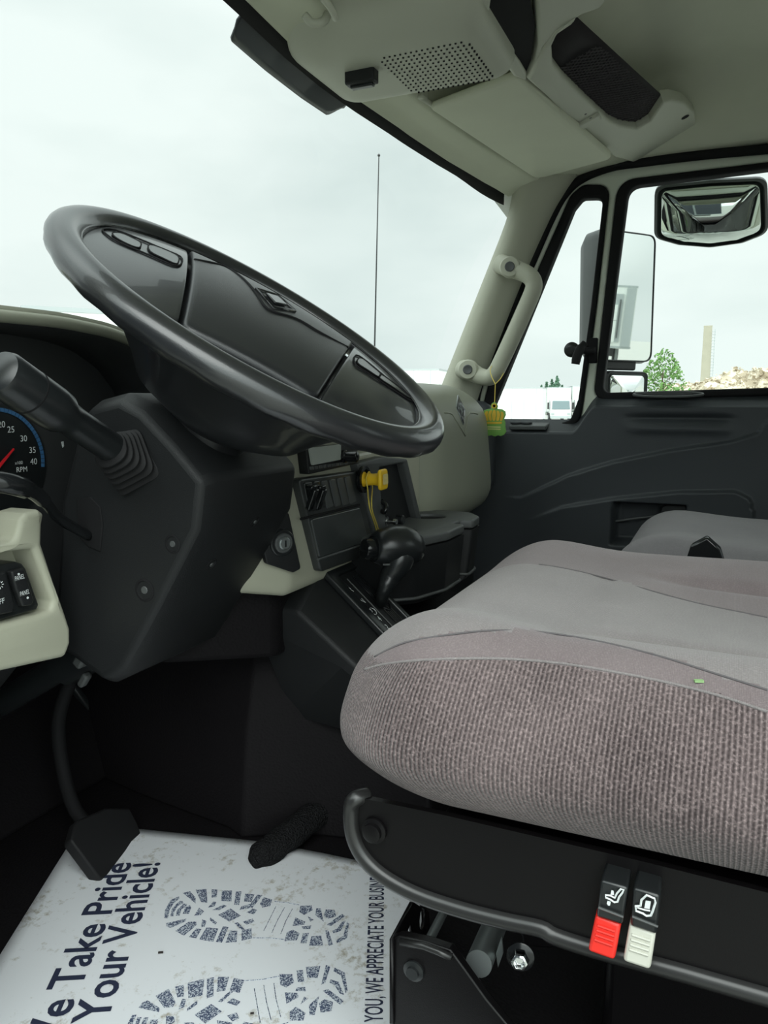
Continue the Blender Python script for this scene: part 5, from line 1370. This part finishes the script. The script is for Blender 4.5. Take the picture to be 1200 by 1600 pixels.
for k, fn in enumerate((lambda p: p, second)):
    bm = bmesh.new()
    for b in blocks:
        pts = [fn(C5(x, y))+Vector((0, 0, .0004)) for x, y in b]
        vs_ = [bm.verts.new(p) for p in pts]; bm.faces.new(vs_)
    for l in lines:
        pts = [fn(C5(x, y))+Vector((0, 0, .0003)) for x, y in l]
        tube(bm, pts, .0005, 4)
    me = bpy.data.meshes.new('sole_print')
    for fc in bm.faces:
        fc.normal_update()
        if fc.normal.z < 0 and len(fc.verts) > 4: fc.normal_flip()
    bm.to_mesh(me); bm.free(); put('sole_print', me, 'tread_ink', mat_, smooth=0)
for i, (x, y, l) in enumerate(((251, 1488, .006), (394, 1583, .004))):
    bm = bmesh.new(); c = P(x, y, Z=MZ+.003); fbox(bm, c, Vector((.5, -.8, 0)).normalized(), Vector((.8, .5, 0)).normalized(), Vector((0, 0, 1)), l, l*.35, .0015)
    s = shape('dirt_crumb', 'small dark dirt crumb on the paper mat between sole prints and big lettering' if i == 0 else 'tiny dark dirt speck on the arch of the lower sole print', 'dirt crumb', bm, 'leaf_dark')
# ================================================================== OUTSIDE
GZ = -1.85
bm = bmesh.new(); grid(bm, 8, 8, lambda u, v: (lerp(-60, 260, u), lerp(-120, 220, v), GZ)); o = obj('ground', bm, 'asphalt', None); o['kind'] = 'structure'
# aerial
an = thing('radio_antenna', 'thin black radio antenna rod standing outside beyond the windscreen', 'antenna', P(584, 600, X=2.22))
bm = bmesh.new(); a, b = P(592, 244, X=2.22), P(584, 600, X=2.22); tube(bm, [b+(b-a)*.25, b, a], [.0032, .0028, .0016], 8); obj('antenna_rod', bm, 'black_smooth', an)
bm = bmesh.new(); lathe(bm, a, (0, 0, 1), [(.001, -.002), (.004, 0), (.004, .004), (.001, .007)], 12); obj('antenna_tip', bm, 'black_smooth', an, smooth=180)
bm = bmesh.new(); c = b+(b-a)*.25; lathe(bm, c-Vector((0, 0, .03)), (0, 0, 1), [(.03, 0), (.026, .01), (.010, .03), (.008, .05)], 16); obj('antenna_mount', bm, 'black_smooth', an, smooth=60)
# wing under it, part of the truck's own body
bm = bmesh.new(); rbox(bm, (2.22, 1.35, c.z-.03-.20), (.16, .55, .20), (.08, .2, .08), 10); fd = obj('trim_4', bm, 'white_body', None, smooth=180); tag(fd, kind='structure')

# tall door mirror with small spotting mirror below ---------------------
def mirror(parent, name, corners, nrm, r, bulge, shellmat, depth, rim=.008, curve=0.0):
    """mirror head from photo corners on a real plane: corners px, plane point and normal"""
    pass
dm_ = thing('side_mirror', 'tall black-backed door mirror with small spotting mirror below, outside the passenger window', 'mirror', P(975, 600, X=2.45))
mo = P(990, 470, X=2.45)
def ref_normal(cx, cy, X, out):
    i = ray(cx, cy).normalized(); o_ = Vector(out).normalized(); return (o_-i).normalized()
mn = ref_normal(990, 470, 2.45, (.08, -1, .03))
mh = Vector((0, 0, 1)).cross(mn).normalized(); mv = mn.cross(mh)
def mfr(l=0): return (mo+mn*l, mh, mv, mn)
def mpt(x, y, lift=0):
    d = PP(x, y, mo+mn*lift, mn)-mo; return (d.dot(mh), d.dot(mv))
tr, brr = mpt(1024, 368), mpt(1017, 566)
Wm = .205
s_ = 1 if tr[0] > 0 else -1
out_m = [(tr[0], tr[1]), (brr[0], brr[1]), (brr[0]-s_*Wm, brr[1]), (tr[0]-s_*Wm, tr[1]+.0)]
cenm = Vector((sum(p[0] for p in out_m)/4, sum(p[1] for p in out_m)/4))
rp = roundpoly(out_m, .028, 6)
rp_in = [cenm+(Vector(p)-cenm)*.955 for p in rp]
rp_in = [Vector((p.x, cenm.y+(q[1]-cenm.y)*.978)) for p, q in zip(rp_in, rp)]
plate('mirror_surface', [rp_in], .002, mfr(.001), 'mirror_glass', dm_, smooth=0)
plate('mirror_rim', [rp, rp_in], .012, mfr(-.001), 'black_plastic', dm_, bev=.003)
bm = bmesh.new()
def m3(p, l, k=1.0): q = cenm+(Vector(p)-cenm)*k; return mo+mh*q.x+mv*q.y+mn*l
loft(bm, [[m3(p, -.004) for p in rp], [m3(p, -.02, 1.03) for p in rp], [m3(p, -.075, 1.0) for p in rp], [m3(p, -.105, .88) for p in rp], [m3(p, -.125, .60) for p in rp]])
obj('mirror_housing', bm, 'dark_grey', dm_, smooth=50)
bm = bmesh.new(); a = mo+mv*(brr[1]-.012)+mh*cenm.x-mn*.03; fbox(bm, a, mh, mv, mn, .13, .03, .05); obj('mirror_neck', bm, 'black_plastic', dm_, bevel=.006)
bm = bmesh.new(); cpt = mo+mh*cenm.x-mn*.07
tube(bm, smooth_path([Vector((2.46, .34, .10)), Vector((2.44, .335, -.10)), Vector((2.30, .33, -.18)), Vector((2.15, .33, -.20))], 4), .014, 8)
obj('mirror_arm', bm, 'black_plastic', dm_, smooth=180)
# spotting mirror
tr2, br2 = mpt(1011, 582), mpt(1009, 640)
o2 = [(tr2[0], tr2[1]), (br2[0], br2[1]-.02), (br2[0]-s_*.16, br2[1]-.02), (tr2[0]-s_*.16, tr2[1])]
c2_ = Vector((sum(p[0] for p in o2)/4, sum(p[1] for p in o2)/4)); r2 = roundpoly(o2, .018, 5); r2i = [c2_+(Vector(p)-c2_)*.93 for p in r2]
bm = bmesh.new()
cc = []
for k in range(7):
    s = 1-k/7
    cc.append([mo+mh*(c2_.x+(p[0]-c2_.x)*s)+mv*(c2_.y+(p[1]-c2_.y)*s)+mn*(.001+.014*(1-s*s)) for p in r2i])
loft(bm, cc); sm = obj('spotting_mirror_surface', bm, 'mirror_glass', dm_, smooth=180)
bm = bmesh.new()
def m4(p, l, k=1.0): q = c2_+(Vector(p)-c2_)*k; return mo+mh*q.x+mv*q.y+mn*l
loft(bm, [[m4(p, .0, .94) for p in r2], [m4(p, .004) for p in r2], [m4(p, -.004, 1.03) for p in r2], [m4(p, -.05, .95) for p in r2], [m4(p, -.07, .7) for p in r2]]); obj('spotting_mirror_housing', bm, 'black_plastic', dm_, smooth=50)

# look-down mirror over the door window --------------------------------
ld = thing('lookdown_mirror', 'wide rounded look-down mirror hanging above the passenger window outside', 'mirror', P(1110, 330, X=2.26))
lo_ = P(1110, 332, X=2.26); ln = Vector((-.97, .10, -.22)).normalized(); ln = (-(ray(1110, 332).normalized())*.93 + Vector((0, .0, -.36))).normalized()
lh = Vector((0, 0, 1)).cross(ln).normalized(); lv_ = ln.cross(lh)
def lpt(x, y): d = PP(x, y, lo_, ln)-lo_; return Vector((d.dot(lh), d.dot(lv_)))
ol = roundpoly([lpt(*q) for q in [(1023, 290), (1110, 281), (1199, 277), (1201, 363), (1160, 379), (1110, 386), (1060, 382), (1022, 371)]], [.025, .0, .03, .03, .05, .08, .05, .03], 5)
cl = sum(ol, Vector((0, 0)))/len(ol); oli = [cl+(p-cl)*.93 for p in ol]
bm = bmesh.new(); secs = []
for k in range(14):
    s = 1-k/14
    secs.append([lo_+lh*(cl.x+(p.x-cl.x)*s)+lv_*(cl.y+(p.y-cl.y)*s)+ln*(.045*(1-s*s)) for p in oli])
loft(bm, secs); obj('convex_glass', bm, 'convex_mirror', ld, smooth=180)
bm = bmesh.new()
def m5(p, l, k=1.0): q = cl+(p-cl)*k; return lo_+lh*q.x+lv_*q.y+ln*l
loft(bm, [[m5(p, .0, .93) for p in ol], [m5(p, .008, .95) for p in ol], [m5(p, .004) for p in ol], [m5(p, -.010, 1.0) for p in ol], [m5(p, -.04, .85) for p in ol], [m5(p, -.055, .5) for p in ol]]); obj('mirror_housing', bm, 'dark_grey', ld, smooth=50)
bm = bmesh.new(); a = P(1112, 283, X=2.27); box(bm, a+Vector((-.012, -.016, -.03)), a+Vector((.004, .016, .10))); box(bm, a+Vector((-.10, -.016, .075)), a+Vector((.004, .016, .10))); obj('hanger_bracket', bm, 'dark_grey', ld, bevel=.003)

# trucks ---------------------------------------------------------------
def truck(label, x, y, ang, scale=1.0, boxh=2.5, L=7.0, W=2.4, cabh=2.35, lift=1.05, group='white box trucks parked beyond the cab', name='box_truck', nocab=False, body='truck_white'):
    """a box truck whose front faces along its own +y; placed on the ground"""
    R_ = Matrix.Rotation(ang, 3, 'Z')
    loc = Vector((x, y, GZ)); t = thing(name, label, 'truck', loc, group)
    def T(v): return loc+R_@(Vector(v)*scale)
    def bx(nm, lo, hi, m, bev=.0, par=t, **k):
        bm = bmesh.new(); vs_ = box(bm, lo, hi)
        for v in vs_: v.co = T(v.co)
        return obj(nm, bm, m, par, bevel=bev, **k)
    b = bx('cargo_box', (-W/2, -L, lift), (W/2, 0, lift+boxh), body, .03)
    for z in (lift+.02, lift+boxh-.08): bx('box_rail', (-W/2-.02, -L-.01, z), (W/2+.02, .015, z+.09), 'truck_trim', 0, b)
    for k in range(9):
        yy = -L+L*(k+.5)/9
        for s in (-1, 1): bx('side_rib', (s*W/2-.012, yy-.02, lift+.1), (s*W/2+.012, yy+.02, lift+boxh-.1), 'truck_trim', 0, b)
    if not nocab:
        bm = bmesh.new()
        pf = [(0.15, .55), (1.75, .55), (1.85, 1.25), (1.62, cabh-.1), (1.45, cabh), (.15, cabh)]
        prism(bm, [(-1.05, a, c) for a, c in pf], (2.1, 0, 0))
        for v in bm.verts: v.co = T(v.co)
        cb = obj('cab', bm, body, t, bevel=.06)
        bm = bmesh.new(); prism(bm, [(-.90, 1.86, 1.32), (.90, 1.86, 1.32), (.84, 1.66, cabh-.18), (-.84, 1.66, cabh-.18)], (0, .02, .01))
        for v in bm.verts: v.co = T(v.co)
        obj('windscreen', bm, 'truck_glass', cb, bevel=.01)
        for s in (-1, 1):
            bx('side_window', (s*1.05-.02, .75, 1.3), (s*1.05+.02, 1.45, cabh-.25), 'truck_glass', 0, cb)
            bx('mirror_arm', (s*1.25-.08, 1.55, 1.35), (s*1.25+.08, 1.62, 2.0), 'tyre', 0, cb)
            bx('headlamp', (s*.80-.16, 1.80, .80), (s*.80+.16, 1.87, .98), 'truck_trim', 0, cb)
        bx('bumper', (-1.05, 1.78, .40), (1.05, 1.92, .66), 'truck_trim', .02, cb)
    for s in (-1, 1):
        for yy in (([] if nocab else [1.05])+[-L+1.6]):
            bm = bmesh.new(); a = Vector((s*(W/2-.30), yy, .48)); cyl(bm, a, a+Vector((s*.28, 0, 0)), .48, n=24)
            for v in bm.verts: v.co = T(v.co)
            w_ = obj('wheel', bm, 'tyre', t, smooth=40)
            bm = bmesh.new(); cyl(bm, a+Vector((s*.27, 0, 0)), a+Vector((s*.30, 0, 0)), .24, n=16)
            for v in bm.verts: v.co = T(v.co)
            obj('rim', bm, 'truck_trim', w_)
    bx('chassis', (-.45, -L+.2, .62), (.45, 1.2 if not nocab else 0, lift), 'tyre', 0)
    if nocab:
        for s in (-1, 1): bx('landing_leg', (s*.7-.06, -1.6, 0), (s*.7+.06, -1.45, lift), 'truck_trim', 0)
    return t, T, bx
def at(px, dist):       # point on the ground seen in direction px at a given distance
    d = ray(px, 640); d.z = 0; d.normalize(); return d*dist
def facing(p): return atan2(-p.y, -p.x)-pi/2
p = at(873, 82); truck('white box truck facing the cab with dark windscreen, seen through the quarter window', p.x, p.y, facing(p)+.12, boxh=2.55, lift=1.0)
p = at(912, 84); truck('white box truck partly behind the door post, right of the truck with the dark windscreen', p.x, p.y, facing(p)+.10, boxh=2.75, lift=1.0)
p = at(850, 66); truck('plain white trailer side seen low in the quarter window beside the hanging air freshener', p.x, p.y, facing(p)+1.45, boxh=2.8, lift=.4, L=9, nocab=True, name='white_trailer')
p = at(692, 47); truck('white trailer beyond the right end of the steering wheel, seen through the windscreen', p.x, p.y, facing(p)+1.35, boxh=3.4, lift=.5, L=9, nocab=True, name='white_trailer')
p = at(145, 17); truck('white trailer top showing above the instrument hood at the left edge', p.x, p.y, facing(p)+.1, boxh=2.75, lift=1.0, L=8, nocab=True, name='white_trailer')

# tree, far conifers, rubble, chimney ------------------------------------
def tree(name, label, loc, h, w, n, mat, seed, conical=False, group=None, s=.16):
    t = thing(name, label, 'tree', loc, group); rnd = random.Random(seed); loc = Vector(loc)
    bm = bmesh.new(); cyl(bm, loc-Vector((0, 0, .1)), loc+Vector((0, 0, h*.75)), h*.018, h*.006, 8)
    if not conical:
        for k in range(9):
            a = k*2.4; z = h*(.25+.05*k); cyl(bm, loc+Vector((0, 0, z)), loc+Vector((cos(a)*w*.35, sin(a)*w*.35, z+h*.16)), h*.006, h*.002, 6)
    obj('trunk', bm, 'bark', t)
    bm = bmesh.new()
    for _ in range(n):
        if conical:
            z = rnd.random()**1.3; r = w/2*(1-z)*rnd.random()**.5; a = rnd.random()*6.28; c = loc+Vector((r*cos(a), r*sin(a), h*(.08+.92*z)))
        else:
            while True:
                q = Vector((rnd.uniform(-1, 1), rnd.uniform(-1, 1), rnd.uniform(-1, 1)))
                if q.length < 1 and noise.noise(q*2.4+Vector((seed, 0, 0))) > -.08: break
            tp = 1-.45*max(0, q.z)
            c = loc+Vector((q.x*w/2*tp, q.y*w/2*tp, h*.56+q.z*h*.44))
        x = Vector((rnd.gauss(0, 1), rnd.gauss(0, 1), rnd.gauss(0, 1))).normalized(); y = x.cross(Vector((rnd.gauss(0, 1), rnd.gauss(0, 1), rnd.gauss(0, 1)))).normalized()
        k = s*rnd.uniform(.6, 1.3)
        bm.faces.new([bm.verts.new(c+x*k*i+y*k*.5*j) for i, j in ((-1, 0), (0, -1), (1, 0), (0, 1))])
    me = bpy.data.meshes.new('foliage'); bm.to_mesh(me); bm.free(); put('foliage', me, mat, t, smooth=0)
    return t
p = at(1033, 46); tree('leafy_tree', 'bright green leafy tree standing beside the rubble heap beyond the door window', (p.x, p.y, GZ), 4.9, 2.9, 1500, 'foliage', 3, s=.11)
for i, (px, h, w) in enumerate(((845, 5.6, 2.0), (853, 6.6, 2.2), (861, 7.4, 2.4), (869, 7.6, 2.6), (877, 6.0, 2.4))):
    p = at(px, 130+(i*7)%17*1.4); tree('far_conifer', ['small conifer at the left end of the dark clump above the white truck roofs', 'second conifer from the left in the dark clump above the truck roofs', 'middle conifer of the five in the dark clump above the truck roofs', 'tallest conifer, fourth from the left in the clump above the truck roofs', 'conifer at the right end of the dark clump above the white truck roofs'][i], (p.x, p.y, GZ), h*.86, w*1.7, 520, 'foliage_far', 10+i, True, 'conifers behind the parked trucks', .28)
# rubble heap
bm = bmesh.new()
A, B = at(1000, 62), at(1330, 62)
dirr = (B-A); Lr = dirr.length; dirr.normalize(); nr = Vector((dirr.y, -dirr.x, 0)); nr = nr if nr.dot(A) > 0 else -nr
def f(u, v):
    s = u*Lr; d = (v-.5)*14
    h = (interp([(0, 1.9), (.05, 2.8), (.12, 3.3), (.3, 3.8), (.6, 4.6), (1, 4.5)], u))*(1-abs(2*v-1)**1.6)
    p = A+dirr*s+nr*(d+7); q = Vector((p.x, p.y, 0))
    return (p.x, p.y, GZ-.05+h*(1+.18*noise.noise(q*.5))+h/4*.35*noise.noise(q*2.1))
grid(bm, 90, 40, f); rb = obj('rubble_heap', bm, 'rubble', None, smooth=0); tag(rb, 'pale heap of broken concrete rubble along the horizon beyond the door window', 'rubble heap', kind='stuff')
rnd = random.Random(7); bm = bmesh.new(); bm.from_mesh(rb.data)
top = [tuple(v.co) for v in bm.verts]
for k in range(3200):
    x, y, z = rnd.choice(top)
    if z < GZ+.3: continue
    c = Vector((x+rnd.uniform(-.3, .3), y+rnd.uniform(-.3, .3), z)); q = Matrix.Rotation(rnd.uniform(0, 6), 3, Vector((rnd.random(), rnd.random(), rnd.random())).normalized())
    s = rnd.uniform(.08, .30); fbox(bm, c, q.col[0], q.col[1], q.col[2], s, s*rnd.uniform(.4, 1), s*rnd.uniform(.15, .5))
bm.to_mesh(rb.data); bm.free()
# chimney
p = at(1099, 150); ch = thing('chimney_tower', 'tall square concrete chimney with ladder rungs rising behind the rubble heap', 'chimney', (p.x, p.y, GZ))
ht = 15.2
bm = bmesh.new(); u_ = Vector((p.y, -p.x, 0)).normalized(); w_ = Vector((p.x, p.y, 0)).normalized()
loft(bm, [[Vector((p.x, p.y, z))+u_*a*k+w_*b*k for a, b in ((-.8, -.8), (.8, -.8), (.8, .8), (-.8, .8))] for z, k in ((GZ, 1.06), (GZ+ht, .86), (GZ+ht+.2, .90), (GZ+ht+.3, .90))]); obj('tower_shaft', bm, 'concrete_pale', ch)
for k in range(18):
    z = GZ+5.6+k*.52; bm = bmesh.new(); c = Vector((p.x, p.y, z))+u_*.78*1; tube(bm, [c-w_*.85, c-w_*1.0+u_*.05, c-w_*1.0+u_*.42, c-w_*.85+u_*.45], .05, 4); obj('ladder_rung', bm, 'truck_trim', ch)
bm = bmesh.new(); c = Vector((p.x, p.y, 0))+u_*1.18-w_*.9; tube(bm, [Vector((c.x, c.y, GZ+5.3)), Vector((c.x, c.y, GZ+ht-.4))], .05, 4); obj('ladder_rail', bm, 'truck_trim', ch)

# unseen truck added on the driver's side to block low sky light
truck('dark blue box truck added unseen behind the camera to block low light from the driver side', -3.4, 9.5, 0.0, boxh=2.3, lift=1.0, L=9.9, nocab=True, name='light_block_truck', body='truck_dark')
# trailer behind us, seen in the door mirror -----------------------------
def refl(x, y):
    d = ray(x, y).normalized(); p0 = PP(x, y, mo, mn); r = d-mn*2*d.dot(mn); return p0, r

t_, T_, bx_ = truck('white trailer end with grey door frame parked behind, seen in the tall door mirror', 4.35, -37, 0.0, boxh=2.95, lift=1.0, L=9, nocab=True, name='white_trailer')
for nm, lo, hi, m in (('door_recess', (-1.0, .0, 1.3), (.62, .05, 3.55), 'truck_trim'), ('door_leaf', (-1.0, .05, 1.3), (.40, .09, 3.05), 'truck_white'), ('corner_post', (.72, .0, 1.1), (1.16, .06, 3.85), 'truck_trim'), ('handle_bar', (.46, .09, 1.5), (.52, .14, 3.3), 'dark_grey'), ('door_bar', (-1.0, .09, 2.30), (.40, .10, 2.33), 'truck_trim')):
    bx_(nm, lo, hi, m, 0)
lettering('trailer_lettering', 'ter', T_((.10, .105, 2.62)), (-1, 0, 0), (0, 0, 1), .26, 'dark_grey', t_)
truck('low white trailer with ribbed side standing behind, right half of the tall door mirror', 6.75, -17, .04, boxh=1.75, lift=.9, L=16, nocab=True, name='white_trailer')
